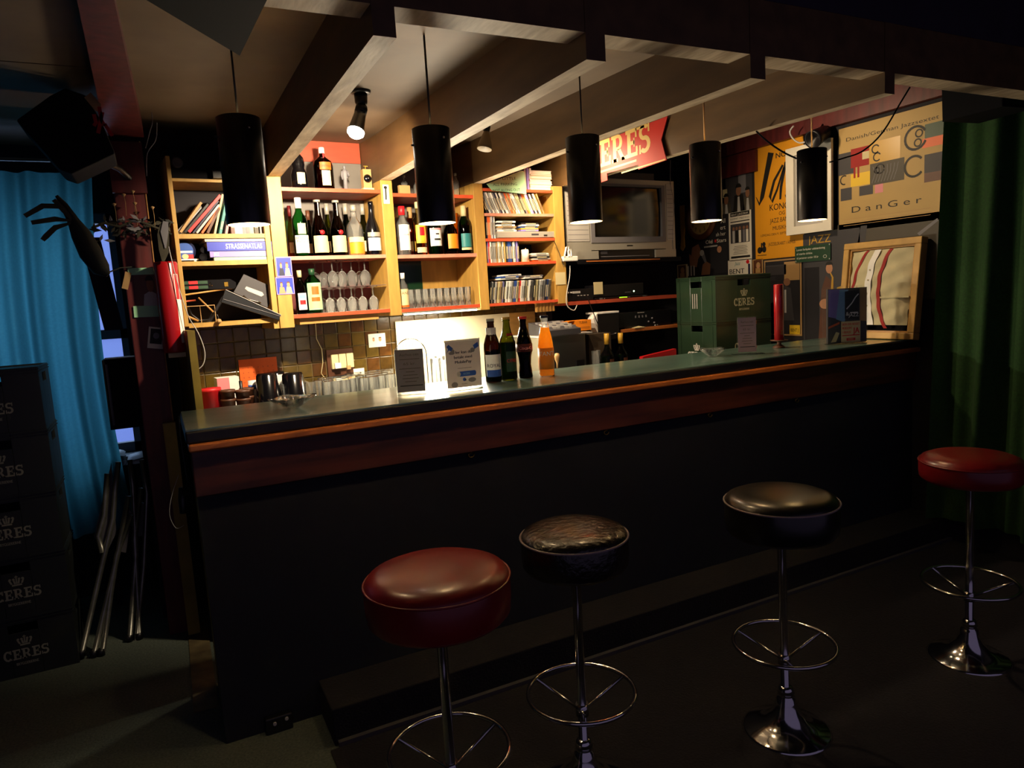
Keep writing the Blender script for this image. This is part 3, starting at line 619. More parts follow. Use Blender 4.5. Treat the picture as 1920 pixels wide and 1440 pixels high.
# JA card in a clear brochure box
x0, y0 = 3.195, 2.60
t = thing('flyer_box', 'clear flyer box with blurry blue jazz club print standing on the counter', 'brochure holder', (x0, y0, ZC), -.35)
_x1, _zt = ony(1532, 543, y0); fh = _zt-ZC
MB().box(0, .23, -.002, 0, 0, fh, 'acrylic').box(0, .23, .05, .052, 0, fh*1.03, 'acrylic').box(0, .23, -.0, .05, 0, .003, 'acrylic').build('acrylic_box', t)
p = MB().box(.004, .226, .004, .02, .004, fh-.003, 'grey_dark'); q = .0035
p.flat([(.006, fh*.5), (.1, fh*.42), (.1, fh-.006), (.006, fh-.006)], q, 'lilac').flat([(.05, fh*.45), (.1, fh*.38), (.12, fh-.01), (.07, fh-.01)], q-.0001, 'blue_light')
p.flat([(.006, fh*.28), (.07, fh*.36), (.07, fh*.4), (.006, fh*.32)], q-.0002, 'orange').flat([(.02, .01), (.05, .012), (.07, fh*.2), (.05, fh*.22)], q-.0001, 'cream')
p.flat([(.1, fh*.45), (.18, fh*.42), (.18, fh-.012), (.1, fh-.02)], q-.0002, 'black').flat([(.185, fh*.4), (.224, fh*.38), (.224, fh-.006), (.185, fh-.006)], q-.0002, 'tan')
p.ribbon([(.11, fh*.62), (.14, fh*.72), (.16, fh*.82), (.178, fh*.88)], .006, q-.0003, 'white').text('&', .115, fh*.5, .02, q-.0003, 'white').text('JAZZ', .15, fh*.48, .018, q-.0003, 'white').rect(.13, fh*.54, .175, fh*.56, q-.0003, 'white'); p.build('flyer', t)
p = MB().box(.075, .185, -.004, -.0025, .008, fh*.40, 'cream'); q = -.0045; hh = fh*.4
p.text('SKER DER NOGET', .13, hh*.82, hh*.10, q, 'bright_red', w=.1, bold=.0004).text('MORSOMT', .081, hh*.64, hh*.11, q, 'bright_red', 'l', w=.055, bold=.0004).text('I ÅRHUS?', .081, hh*.46, hh*.11, q, 'bright_red', 'l', w=.05, bold=.0004)
p.text('JA', .16, hh*.45, hh*.26, q, 'bright_red', w=.036, bold=.0012).rect(.08, hh*.35, .18, hh*.39, q, 'bright_red').rect(.105, hh*.13, .155, hh*.25, q, 'bright_red').text('CERES', .13, hh*.16, hh*.07, q-.0002, 'cream'); p.build('card', t)
# framed shirt leaning on the poster wall
fb = [onx(1607, 640, 3.63), onx(1715, 634, 3.63)]
Yn, Yf_ = 2.415, 2.80; fw = Yf_-Yn+.0; fhh = .545
t = thing('framed_shirt', 'pale wooden box frame holding a cream shirt with red stripes, leaning at the counter end', 'picture frame', (3.60, Yf_+.04, ZC), -PI/2)
t.rotation_euler = (math.radians(-7), 0, -PI/2+.0)
fw = .47
fr = MB(); d0 = .0
for (a0, b0, a1, b1) in ((0, 0, fw, .036), (0, fhh-.036, fw, fhh), (0, .036, .036, fhh-.036), (fw-.036, .036, fw, fhh-.036)): fr.box(a0, a1, -.035, .02, b0, b1, 'frame_gold', ch=.004)
fr.build('frame', t)
fr = MB()
for (a0, b0, a1, b1) in ((.036, .036, fw-.036, .046), (.036, fhh-.046, fw-.036, fhh-.036), (.036, .046, .046, fhh-.046), (fw-.046, .046, fw-.036, fhh-.046)): fr.box(a0, a1, -.022, .02, b0, b1, 'wood_pale')
fr.build('inner_moulding', t); MB().box(.02, fw-.02, .02, .026, .02, fhh-.02, 'black_matte').build('backing', t)
def shirt_y(u, v):     # puffed cloth surface in the frame
    return -.01-.035*(math.sin(PI*min(1, max(0, u)))**.6)*(math.sin(PI*min(1, max(0, v*.9+.05)))**.6)-.004*math.sin(17*u+9*v)*math.sin(7*v+3*u)-.003*math.sin(31*v-12*u)
def cloth_patch(f, nu, nv, m, off=0.):   # f(i,j in 0..1)->(u,v)
    b = MB(); vs = []
    for j in range(nv+1):
        for i in range(nu+1):
            u, v = f(i/nu, j/nv); vs.append((.046+u*(fw-.092), shirt_y(u, v)-off, .05+v*(fhh-.1)))
    return b.add(vs, [(j*(nu+1)+i, j*(nu+1)+i+1, (j+1)*(nu+1)+i+1, (j+1)*(nu+1)+i) for j in range(nv) for i in range(nu)], m, True)
st = cloth_patch(lambda i, j: (i*(1 if j > .2 else .98), .06+.94*j), 40, 40, 'shirt').build('shirt', t)
def band(pts, w, m, off):
    b = MB(); vs = []
    for k_, (u, v) in enumerate(pts):
        for sgn in (-.5, .5): vs.append((.046+(u+sgn*w)*(fw-.092), shirt_y(u, v)-off, .05+v*(fhh-.1)))
    return b.add(vs, [(2*i, 2*i+1, 2*i+3, 2*i+2) for i in range(len(pts)-1)], m, True)
def bez(p, n=24): return [tuple(sum(math.comb(len(p)-1, k)*(1-t_)**(len(p)-1-k)*t_**k*p[k][d] for k in range(len(p))) for d in (0, 1)) for t_ in [i/n for i in range(n+1)]]
band(bez([(.30, 1), (.12, .85), (.10, .62), (.06, .5)]), .045, 'shirt_red', .004).build('red_stripe', st)
band(bez([(.66, 1), (.50, .75), (.50, .35), (.66, .02)]), .055, 'shirt_red', .004).build('red_stripe', st)
band(bez([(.45, 1), (.34, .75), (.36, .4), (.44, .06)]), .10, 'white', .005).build('placket', st)
b = MB(); 
for v in (.75, .62, .45, .3): b.lathe([(.004, 0), (.004, .002), (0, .0025)], 'cream', 10, (.046+.375*(fw-.092), shirt_y(.37, v)-.007, .05+v*(fhh-.1)), Matrix.Rotation(PI/2, 3, 'X'))
b.build('button', st)
b = MB().flat([(.06, .055), (.18, .055), (.12, .30)], -.052, 'card_red')
for i in range(7): b.rect(.115-.03*(1-i/8), .075+i*.026, .118+.03*(1-i/8), .079+i*.026, -.0523, 'ink_soft')
b.build('handwritten_card', t)
MB().box(.55*fw, .92*fw, -.045, -.02, .41*fhh, .425*fhh, 'shirt').build('pocket_flap', st)
# crates at the far end, behind the counter
def crate(label, loc, rz, w, d, h, m='green_crate', let='letter_cream', group=None, side_txt=False, faded=False):
    t = thing('beer_crate', label, 'crate', loc, rz, group); b = MB(); e = .004
    def wall(x0, x1, y0, y1): b.box(x0, x1, y0, y1, 0, h-.05, m); 
    # front and back walls with a hand hole, side walls with a hand hole and ribs
    hw, hz0, hz1 = .052, h-.068, h-.03
    for y0, y1 in ((0, .012), (d-.012, d)):
        b.box(0, w/2-hw, y0, y1, 0, h, m); b.box(w/2+hw, w, y0, y1, 0, h, m); b.box(w/2-hw, w/2+hw, y0, y1, 0, hz0, m); b.box(w/2-hw, w/2+hw, y0, y1, hz1, h, m)
    for x0, x1 in ((0, .012), (w-.012, w)):
        b.box(x0, x1, .012, d/2-hw, 0, h, m); b.box(x0, x1, d/2+hw, d-.012, 0, h, m); b.box(x0, x1, d/2-hw, d/2+hw, 0, hz0, m); b.box(x0, x1, d/2-hw, d/2+hw, hz1, h, m)
    b.box(.012, w-.012, .012, d-.012, 0, .01, m); b.build('crate_shell', t, bevel=.0015)
    r = MB()
    for z in (h-.006, h-.018): r.box(-.004, w+.004, -.004, d+.004, z-.003, z, m)
    r.box(-.005, 0, .03, .034, 0, h-.03, m).box(-.005, 0, d-.034, d-.03, 0, h-.03, m).box(-.004, 0, 0, .028, 0, h, m).box(-.004, 0, d-.028, d, 0, h, m); r.build('ribs', t)
    for y_ in (.06, d-.066): MB().box(.015, w-.015, y_, y_+.006, .012, h*.6, 'black_matte').build('divider', t)
    p = MB(); slab_text(p, 'CERES', w/2, h*.30, h*.17, -.0006, let, w=h*.62); crown(p, w/2, h*.52, h*.19, -.0006, let); p.text('BRYGGERIERNE', w/2, h*.20, h*.045, -.0006, let, w=h*.3, bold=.0004); p.build('lettering', t)
    if side_txt:
        q = MB(); lm = 'white' if not faded else 'grey_light'
        if not faded: slab_text(q, 'CERES', w*0, h*.12, h*.17, -.0006, lm, w=h*.62); crown(q, 0, h*.32, h*.19, -.0006, lm)
        else:
            for i in range(3): q.rect(-.03+.02*i, h*.28, -.022+.02*i, h*.62, -.0006, lm)
        q.xf(Matrix.Translation((-.0045, d/2, 0))@Matrix.Rotation(-PI/2, 4, 'Z')); q.build('side_lettering', t)
    return t
g = 'green beer crates behind the counter end'
crate('green beer crate with pale crown emblem, upper of the two behind the counter end', (3.07, 3.30, 1.222), 0, .46, .36, .277, group=g, side_txt=True, faded=True)
crate('green beer crate, lower of the two behind the counter end', (3.07, 3.30, .945), 0, .46, .36, .277, group=g, side_txt=True)
MB().box(3.0, 3.69, 3.22, 3.72, .0, .945, 'black_matte').build('low_cabinet', label='dark cabinet behind the counter end under the green crates', cat='cabinet')
# left stack of five crates
names = ['top', 'second from the top', 'middle', 'second from the bottom', 'bottom']
for i in range(5):
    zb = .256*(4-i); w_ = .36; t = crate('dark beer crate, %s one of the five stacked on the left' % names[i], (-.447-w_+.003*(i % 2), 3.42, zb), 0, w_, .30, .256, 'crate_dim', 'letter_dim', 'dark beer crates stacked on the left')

# ================================================================== ON THE BACK-BAR SHELVES
def bb(u, vtop, zb, d, wpx, name, label, prof, gm, rz=0., **k):      # a bottle standing on a shelf
    s, zt = bk(u, vtop, d); p = bw(s, d, zb); dep = (R.T@(np.array([p[0], p[1], zb])-CP))[2]
    return bottle(name, label, 'bottle', p, TH+rz, zt-zb, wpx/2*dep/F, prof, gm, group=k.pop('group', 'bottles on the back-bar shelves'), **k)
ROUND = [(.97, 0), (1, .02), (1, .58), (.93, .66), (.5, .74), (.3, .79), (.28, .92), (.3, .95), (.28, 1)]
WINE = [(.97, 0), (1, .02), (1, .42), (.95, .50), (.72, .60), (.46, .70), (.36, .80), (.34, .92), (.38, .93), (.38, .96), (.34, 1)]
SPIR = [(.97, 0), (1, .02), (1, .60), (.92, .66), (.62, .72), (.42, .78), (.38, .86), (.38, 1)]
FLASK = [(.97, 0), (1, .02), (1, .50), (.9, .6), (.6, .68), (.35, .75), (.3, .95), (.36, .96), (.36, 1)]
Z1, Z1m, Z1b = 2.03, 1.703, 1.422; Z2, Z2m, Z2b = 2.015, 1.698, 1.416
# top shelf, first unit
bb(557, 290, Z1, .05, 30, 'bottle', 'squat dark bottle with two round white labels at the left end of the top shelf', [(.9, 0), (1, .1), (1, .4), (.8, .55), (.72, .6), (.8, .7), (.7, .9), (.4, 1)], 'black_gloss', lab=[('cream', .12, .45, .5)], cap=None)
bb(602, 277, Z1, .04, 37, 'bottle', 'big square brown liqueur bottle with red ribbon and white cap on the top shelf', [(.9, 0), (1, .02), (1, .55), (.9, .66), (.5, .74), (.26, .79), (.25, 1)], 'glass_brown', liquid=('liq_amber', .5), cap=('white', .86, .28),
   lab=[('orange', .44, .62, .6), ('cream', .06, .42, .45), ('bright_red', .62, .85, .12, .5)], txt=[('COINTREAU', .5, .05, 'ink', 1.03)], seg=16)
s, zt = bk(645, 310, .06); t = bthing('figurine', 'small pewter figure of a man standing on the top shelf', 'figurine', s, .06, Z1); h = zt-Z1
MB().lathe([(0, 0), (.018, 0), (.018, .006), (0, .006)], 'tan', 16).build('base', t)
MB().lathe([(0, .006), (.011, .008), (.010, h*.42), (.0135, h*.5), (.0155, h*.72), (.010, h*.82), (.004, h*.85), (.0075, h*.9), (.007, h*.97), (0, h)], 'grey', 14).tube([(.014, -.002, h*.76), (.019, -.008, h*.58), (.008, -.014, h*.52)], .004, 'grey', 6).tube([(-.014, 0, h*.76), (-.018, -.004, h*.55), (-.015, -.006, h*.42)], .004, 'grey', 6).build('figure_body', t)
s, zt = bk(686, 318, .05); t = bthing('coffee_mill', 'small wooden box mill with black round dial on the top shelf', 'mill', s, .05, Z1); h = zt-Z1
MB().box(-.028, .028, -.02, .03, 0, .012, 'cream').box(-.022, .022, -.012, .025, .012, h, 'tan').build('body', t)
MB().lathe([(.019, 0), (.021, .003), (.012, .009), (0, .011)], 'black_gloss', 24, (0, -.012, h*.56), Matrix.Rotation(PI/2, 3, 'X')).lathe([(.003, 0), (.003, .002)], 'grey', 8, (0, -.024, h*.56), Matrix.Rotation(PI/2, 3, 'X')).build('dial', t)
MB().tube([(0, .005, h), (0, .005, h+.02)], .002, 'gold', 6).tube([(-.01, .005, h+.018), (.012, .005, h+.018)], .002, 'gold', 6).build('crank', t)
# middle shelf, first unit
bb(557, 371, Z1m, .06, 28, 'bottle', 'bright green liqueur bottle with white cap and white label, second shelf', SPIR, 'glass_green', cap=('white', .82, .44), lab=[('white', .06, .36, 1.05), ('cream', .38, .56, .55)], txt=[('BRANCA', .29, .045, 'ink', 1.04), ('MENTA', .235, .045, 'ink', 1.04)], liquid=('green_dark', .45))
for u, v, w_ in ((593, 375, 'left'), (628, 376, 'right')):
    bb(u, v, Z1m, .055, 29, 'bottle', '%s one of two dark long-necked brandy bottles with cream label and red seal' % w_, WINE, 'glass_brown', cap=('silver', .96, .44), lab=[('cream', .06, .36, 1.1), ('silver', .72, .95, .12, .5)], liquid=('liq_cola', .4))
    b = MB(); hh = .29; a = bpy.data.objects[[o.name for o in bpy.data.objects if o.name.startswith('bottle')][-1]]
for t in [o for o in bpy.data.objects if o.get('label', '').find('two dark long-necked') >= 0]:
    MB().lathe([(.0115, 0), (.0115, .002), (0, .003)], 'bright_red', 14, (.003, -.041, .115), Matrix.Rotation(PI/2, 3, 'X')).build('wax_seal', t)
bb(694, 378, Z1m, .055, 27, 'bottle', 'nearly black wine bottle with white label at the right end of the second shelf', WINE, 'black_gloss', lab=[('white', .08, .32, 1.1), ('silver', .34, .42, 1.1)])
bb(661, 385, Z1m, .05, 31, 'bottle', 'clear square whisky flask with orange label low down, second shelf', FLASK, 'glass_bottle', cap=('silver', .88, .36), lab=[('cream', .26, .36, 1.1), ('orange2', .03, .25, 1.1)], liquid=('liq_orange', .36))
for u, v, wp, gm, cm, d, lb in ((541, 386, 16, 'glass_amber', 'dim_red', .15, 'amber bottle with dark red neck, half hidden behind the green bottle'), (576, 395, 18, 'glass_brown', 'brown', .17, 'brown bottle half hidden between the green bottle and the first brandy'),
                                (611, 382, 20, 'glass_olive', 'silver', .17, 'olive wine bottle half hidden between the two brandy bottles'), (646, 382, 22, 'glass_dgreen', 'silver', .17, 'dark green wine bottle behind the orange-labelled flask'), (678, 383, 20, 'glass_olive', 'silver', .17, 'olive wine bottle behind the black wine bottle')):
    bb(u, v, Z1m, d, wp, 'bottle', lb, WINE, gm, cap=(cm, .80, .42), liquid=('liq_amber' if gm != 'glass_dgreen' else 'green_dark', .3), lab=[('cream', .1, .3, .9)])
# bottom shelf, first unit
bb(583, 504, Z1b, .05, 31, 'bottle', 'square green herb liqueur bottle with big framed label beside the stemmed glasses', [(.95, 0), (1, .03), (1, .66), (.9, .74), (.5, .82), (.34, .86), (.34, 1)], 'glass_green', cap=('green_dark', .86, .36), lab=[('mint', .08, .68, .95), ('cream', .11, .65, .8, 1.03), ('orange', .42, .60, .42, 1.04), ('orange', .27, .36, .5, 1.04)], liquid=('green_dark', .7), seg=16)
bb(560, 507, Z1b, .045, 21, 'bottle', 'dark bottle with oval white and red label at the left end of the lowest shelf', SPIR, 'glass_brown', cap=('cream', .84, .4), lab=[('white', .1, .48, .8), ('blue_light', .36, .44, .5, 1.04), ('bright_red', .22, .32, .5, 1.04)], liquid=('liq_cola', .4))
# upturned stemmed glasses in two tiers with a glass plate between
def wineglass(H, Rb, Rf, label, group, loc):
    t = thing('stemmed_glass', label, 'glass', loc, TH, group)
    MB().lathe([(Rb*.78, 0), (Rb, H*.30), (Rb*.9, H*.42), (Rb*.5, H*.55), (.006, H*.60)], 'glass_clear', 18).build('bowl', t)
    MB().lathe([(.0045, H*.59), (.0035, H*.7), (.0035, H*.93), (.012, H*.965), (Rf, H*.985), (Rf, H), (0, H*.995)], 'glass_bottle', 16).build('stem_and_foot', t)
    return t
ORD = ['first', 'second', 'third', 'fourth', 'fifth', 'sixth', 'seventh', 'eighth', 'ninth', 'tenth', 'eleventh', 'twelfth', 'thirteenth', 'fourteenth', 'fifteenth', 'sixteenth', 'seventeenth', 'eighteenth', 'nineteenth', 'twentieth']
ORD += ['twenty-'+x for x in ORD[:9]]+['thirtieth']+['thirty-'+x for x in ORD[:9]]+['fortieth']+['forty-'+x for x in ORD[:9]]
g1 = None
for r, (d, n, off) in enumerate(((.045, 6, 0), (.115, 6, .025), (.19, 5, .01))):
    for i in range(n):
        s = .745+off+i*.058
        if s > 1.085: continue
        lb = '%s upturned stemmed glass from the left in the lower tier, %s row' % (ORD[i], ('front', 'middle', 'back')[r])
        if g1 is None: g1 = wineglass(.122, .027, .026, lb, 'upturned glasses, lower tier', bw(s, d, Z1b))
        else: copy_tree(g1, bw(s, d, Z1b), None, lb)
MB().box(.70, 1.10, .015, .25, 0, .003, 'glass_bottle').build('glass_plate', label='clear glass plate between the two tiers of upturned glasses', cat='glass plate', loc=bw(0, 0, Z1b+.1235), rotz=TH)
g2 = None
for i, (u, d) in enumerate(((592, .17), (607, .15), (624, .05), (634, .18), (642, .10), (660, .08), (685, .06), (675, .18))):
    s, _ = bk(u, 520, d); p = bw(s, d, Z1b+.127); lb = 'upturned wide-bowled stemmed glass in the upper tier, %s' % ('leftmost', 'second from the left', 'front one third from the left', 'rear one third from the left', 'centre right', 'third from the right', 'rightmost in front', 'rightmost at the rear')[i]
    if g2 is None: g2 = wineglass(.135, .031, .028, lb, 'upturned glasses, upper tier', p)
    else: copy_tree(g2, p, None, lb)
# second unit
bb(757, 329, Z2, .05, 13, 'bottle', 'small clear bottle standing behind a pale box on the top shelf', SPIR, 'glass_bottle', cap=('silver', .9, .4))
s, zt = bk(757, 348, .03); MB().box(-.03, .03, -.01, .012, 0, zt-Z2, 'tan').build('small_box', label='small pale cardboard box in front of the little bottle on the top shelf', cat='box', loc=bw(s, .03, Z2), rotz=TH)
bb(779, 338, Z2, .05, 10, 'bottle', 'tiny clear bottle half hidden left of the second pendant lamp, top shelf', SPIR, 'glass_bottle', cap=('silver', .9, .4))
bb(853, 325, Z2, .06, 13, 'bottle', 'narrow clear bottle just right of the second pendant lamp, top shelf', SPIR, 'glass_bottle', cap=('silver', .9, .4))
bb(752, 387, Z2m, .05, 25, 'bottle', 'clear tequila bottle with red cap and white label, second shelf of the middle unit', SPIR, 'glass_bottle', cap=('bright_red', .82, .48), lab=[('white', .1, .62, 1.0)], txt=[('Tequila', .40, .04, 'ink_soft', 1.03)])
bb(742, 389, Z2m, .16, 16, 'bottle', 'clear bottle with cream cap hidden behind the tequila bottle', SPIR, 'glass_bottle', cap=('cream', .8, .5), liquid=('liq_amber', .4))
bb(767, 389, Z2m, .15, 20, 'bottle', 'amber bottle with cork-coloured cap between the tequila and the rum', SPIR, 'glass_amber', cap=('tan', .78, .46), lab=[('cream', .1, .3, 1.)], liquid=('liq_amber', .5))
bb(782, 379, Z2m, .05, 25, 'bottle', 'pale gold rum bottle with yellow label and round red seal', SPIR, 'glass_gold', cap=('cream', .88, .42), lab=[('yellow', .22, .56, .95), ('bright_red', .36, .52, .38, 1.04), ('cream', .04, .14, .9)], liquid=('liq_orange', .0) if 0 else None, txt=[('Havana Club', .24, .03, 'bright_red', 1.04)])
bb(811, 390, Z2m, .05, 26, 'bottle', 'bottle with large black-and-white printed label under the second pendant lamp', ROUND, 'glass_dgreen', lab=[('white', .18, .56, 1.1), ('pink', .52, .56, .9, 1.03), ('ink', .30, .34, .5, 1.03), ('ink', .42, .45, .25, 1.03)], liquid=('green_dark', .5))
bb(841, 392, Z2m, .05, 29, 'bottle', 'round dark brown bottle with arched orange label', [(.8, 0), (1, .08), (1, .4), (.8, .55), (.45, .66), (.25, .74), (.25, 1)], 'glass_brown', cap=('gold', .9, .3), lab=[('orange2', .12, .44, .8)], liquid=('liq_cola', .5))
bb(868, 386, Z2m, .05, 24, 'bottle', 'dark bottle with teal label and pale cap at the right end of the middle unit', SPIR, 'glass_dgreen', cap=('cream', .78, .42), lab=[('teal', .14, .42, 1.1), ('cream', .08, .13, 1.1)], liquid=('liq_cola', .6))
bb(797, 400, Z2m, .16, 22, 'bottle', 'amber bottle behind the rum bottle', SPIR, 'glass_amber', liquid=('liq_orange', .5)); bb(855, 400, Z2m, .16, 22, 'bottle', 'amber bottle behind the teal-labelled bottle', SPIR, 'glass_amber', liquid=('liq_orange', .5))
bb(754, 512, Z2b, .045, 18, 'bottle', 'small white-capped bottle with brown print left of the tumblers', SPIR, 'glass_bottle', cap=('white', .84, .45), lab=[('cream', .08, .55, 1.1), ('orange', .04, .1, 1.1, 1.03)], txt=[('ANE', .4, .08, 'brown', 1.03)])
def tumbler(H, r0, r1, label, group, loc, name='tumbler'):
    t = MB(); t.cap = False; t.lathe([(r0*.9, .004), (r0, 0), (r1, H), (r1*.94, H), (r0*.9, .012)], 'glass_clear', 14); t.lathe([(0, .004), (r0*.9, .004)], 'glass_bottle', 14)
    return t.build(name, None, label, 'glass', group, loc=loc, rotz=TH)
g3 = None
for r, (d, n) in enumerate(((.04, 9), (.10, 9), (.16, 8))):
    for i in range(n):
        s = 1.245+r*.008+i*.043; lb = '%s cut tumbler from the left on the lowest middle shelf, %s row' % (ORD[i], ('front', 'middle', 'back')[r])
        if s > 1.63: continue
        if g3 is None: g3 = tumbler(.10, .016, .0205, lb, 'tumblers on the lowest shelf', bw(s, d, Z2b))
        else:
            o = g3.copy(); COL.objects.link(o); o.location = bw(s, d, Z2b); o['label'] = lb
# ---- CD shelves
CDC = [('white', 'white'), ('cream', 'cream'), ('grey_light', 'pale grey'), ('black', 'black'), ('blue', 'blue'), ('bright_red', 'red'), ('navy', 'navy'), ('tan', 'tan'), ('grey', 'grey'), ('orange', 'orange'), ('lilac', 'lilac'), ('gold', 'gold')]
CDW = [9, 5, 5, 4, 2, 1, 2, 2, 3, 1, 1, 1]
cdm = {}; cdn = {}
def cd(loc, roty, ci, where, rz=0., flat=False, group=None):
    th_ = .0095
    if ci not in cdm:
        b = MB().box(.0004, th_-.0004, 0, .13, 0, .122, CDC[ci][0]).box(-.0, th_, -.0012, .02, .002, .12, 'acrylic'); b.rect(.003, .02, .0065, .09, -.0014, 'ink_soft' if ci < 3 or ci in (1, 7) else 'cream'); o = b.build('cd_case')
        cdm[ci] = o
    else: o = cdm[ci].copy(); COL.objects.link(o)
    o.location = loc; o.rotation_euler = (0, roty, TH+rz); k_ = cdn.get(where, 0); cdn[where] = k_+1; o['label'] = '%s CD case, %s %s' % (CDC[ci][1], ORD[k_], where); o['category'] = 'CD'; o['group'] = group
def cdrow(s0, s1, z, lean, where, group, jit=.004, seed=1):
    rn = random.Random(seed); s = s0; stp = .0104/math.cos(lean)
    while s < s1:
        cd(bw(s, .012+rn.random()*jit*3, z+.0005+(.0095*math.sin(lean) if lean > 0 else 0)), lean, rn.choices(range(12), CDW)[0], where, group=group); s += stp
a = lambda u, v: bk(u, v, .02)[0]
cdrow(a(929, 398)-.062, a(1034, 398)-.055, 1.918, -.40, 'from the left in the top leaning row', 'CDs leaning on the top CD shelf', seed=3)
cdrow(a(912, 445), a(930, 445)-.006, 1.778, 0, 'from the left beside the silver player', 'CDs beside the silver player', seed=5)
cdrow(a(913, 490), a(973, 490), 1.643, 0, 'from the left in the third shelf upright row', 'CDs upright on the third CD shelf', seed=8)
cdrow(a(917, 565), a(1034, 565)-.016, 1.414, .14, 'from the left in the lowest slanted row', 'CDs slanted on the lowest CD shelf', seed=11)
def stack(s, z, n, where, group, seed, off=.008, w=None):
    rn = random.Random(seed)
    for i in range(n):
        ci = rn.choices(range(12), CDW)[0]
        cd(bw(s+.125+rn.uniform(-off, off), .012+rn.random()*.01, z+i*.0098), -PI/2, ci, where, group=group)
stack(a(933, 440), 1.778+.040, 6, 'from the bottom of the left pile on the silver player', 'CDs stacked on the player', 21); stack(a(976, 440), 1.778+.040, 5, 'from the bottom of the right pile on the silver player', 'CDs stacked on the player', 22, .004)
stack(a(998, 485), 1.643, 5, 'from the bottom of the third shelf pile', 'CDs stacked on the third CD shelf', 23)
for i, (u, n_, z) in enumerate(((940, 3, 1.414+.131), (985, 2, 1.414+.131))): stack(a(u, 525), z, n_, 'of those lying on top of the slanted row', 'CDs lying on the slanted row', 31+i, .015)
s0, s1 = a(932, 440), a(1038, 440); t = bthing('disc_player', 'flat silver disc player under the stacked CDs', 'disc player', s0, .01, 1.778)
MB().box(0, s1-s0, 0, .2, .004, .038, 'silver', ch=.002).box(.01, s1-s0-.01, .02, .19, 0, .004, 'black').build('casing', t)
MB().rect((s1-s0)*.58, .016, (s1-s0)*.71, .026, -.0008, 'grey_dark').build('display', t); MB().box((s1-s0)*.8, (s1-s0)*.86, -.002, 0, .012, .02, 'steel').build('button', t)
s, _ = bk(986, 484, .03); t = bthing('candle', 'fat melted white candle on the third CD shelf', 'candle', s, .04, 1.643)
MB().lathe([(0, 0), (.024, 0), (.024, .066), (.021, .072), (.012, .067), (0, .06)], 'white', 20).lathe([(0, .06), (.006, .062), (.004, .08), (0, .082)], 'cream', 8, (.008, 0, 0)).build('wax', t)
# book stack on the top CD shelf, note in front
s0, s1 = a(996, 350), a(1036, 350)
for i, (m, h, nm) in enumerate((('white', .018, 'white'), ('cream', .016, 'cream'), ('white', .02, 'thick white'), ('pink', .012, 'pink'), ('cream', .018, 'buff'), ('tan', .010, 'thin tan'), ('white', .02, 'topmost white'))):
    z = 2.055+sum((.018, .016, .02, .012, .018, .010, .02)[:i]); t = bthing('paperback', '%s paperback in the pile above the CD shelves' % nm, 'book', s0+rnd.uniform(-.004, .004), .02+rnd.random()*.01, z, 'paperbacks above the CD shelves')
    MB().box(0, s1-s0, 0, .12, 0, .0015, m).box(0, s1-s0, 0, .12, h-.0019, h-.0004, m).box(0, .0015, 0, .12, 0, h-.0004, m).build('cover', t); MB().box(.0015, s1-s0-.002, .002, .118, .0015, h-.0019, 'paper').build('pages', t)
for i, u in enumerate((984, 989, 994)):
    s, _ = bk(u, 350, .03); MB().box(0, .012, 0, .12, 0, .125, ('grey_light', 'lilac', 'white')[i]).build('paperback', label='%s paperback standing left of the pile above the CD shelves' % ('grey', 'lilac', 'white')[i], cat='book', loc=bw(s, .03, 2.055), rotz=TH)
P4 = [bk(u, v, -.004) for u, v in ((912, 345), (922, 357), (987, 364), (983, 322), (978, 320))]; s0, z0 = P4[0]
nt_ = MB().prism([(p[0]-s0, p[1]-z0) for p in P4], -.0008, 0, 'mint')
for i, (tx, u, v) in enumerate((('LITTLE', 955, 337), ('ALL PARKING', 947, 348), ('NOT ALONG OUT', 950, 359))):
    q = bk(u, v, -.004); nt_.text(tx, q[0]-s0, q[1]-z0, .015, -.0014, 'green_dark', w=(.09, .16, .18)[i], rot=.05)
nt_.build('paper_note', label='mint green handwritten note taped before the top CD shelf', cat='note', loc=bw(s0, -.004, z0), rotz=TH)
# notes and photos pinned on the uprights
def pinned(name, label, u0, v0, u1, v1, m, fn=None, d=-.003):
    s0, z1 = bk(u0, v0, d); s1, z0 = bk(u1, v1, d); w_, h = s1-s0, z1-z0
    b = MB().box(0, w_, 0, .0008, 0, h, m)
    if fn: fn(b, w_, h)
    return b.build(name, label=label, cat='photo' if 'photo' in name else 'note', loc=bw(s0, d, z0), rotz=TH)
def two_people(bg, c1, c2):
    def f(b, w, h):
        b.rect(.05*w, .05*h, .95*w, .95*h, -.0004, bg)
        for cx, m, k in ((.3, c1, .9), (.68, c2, 1.1)):
            b.flat([(w*(cx-.17), .05*h), (w*(cx+.2), .05*h), (w*(cx+.13), h*.42), (w*(cx-.1), h*.44)], -.0007, m); b.ell(w*cx, h*.55, w*.08*k, h*.14*k, -.0009, 'skin', 12); b.ell(w*cx, h*.66, w*.085*k, h*.07*k, -.0011, 'brown', 10, 0, PI)
    return f
pinned('photo', 'blue photo of two people on the left upright, upper of two', 516, 482, 549, 518, 'lilac', two_people('blue_book', 'navy', 'cream')); pinned('photo', 'blue photo of two people on the left upright, lower of two', 516, 520, 553, 551, 'lilac', two_people('blue_book', 'skin', 'cream'))
pinned('paper_note', 'blank cream note pinned on the right upright beside the TV cables', 1041, 511, 1061, 533, 'cream')
pinned('sticker', 'sticker of a black trumpet drawing near the top of the second upright', 717, 346, 731, 382, 'white', lambda b, w, h: b.ribbon([(w*.4, h*.2), (w*.5, h*.8)], w*.25, -.0004, 'ink').ell(w*.45, h*.85, w*.3, h*.08, -.0004, 'ink'))
o = MB().box(0, .10, -.0008, 0, 0, .075, 'paper'); two_people('grey_dark', 'grey_light', 'bright_red')(o, .10, .075)
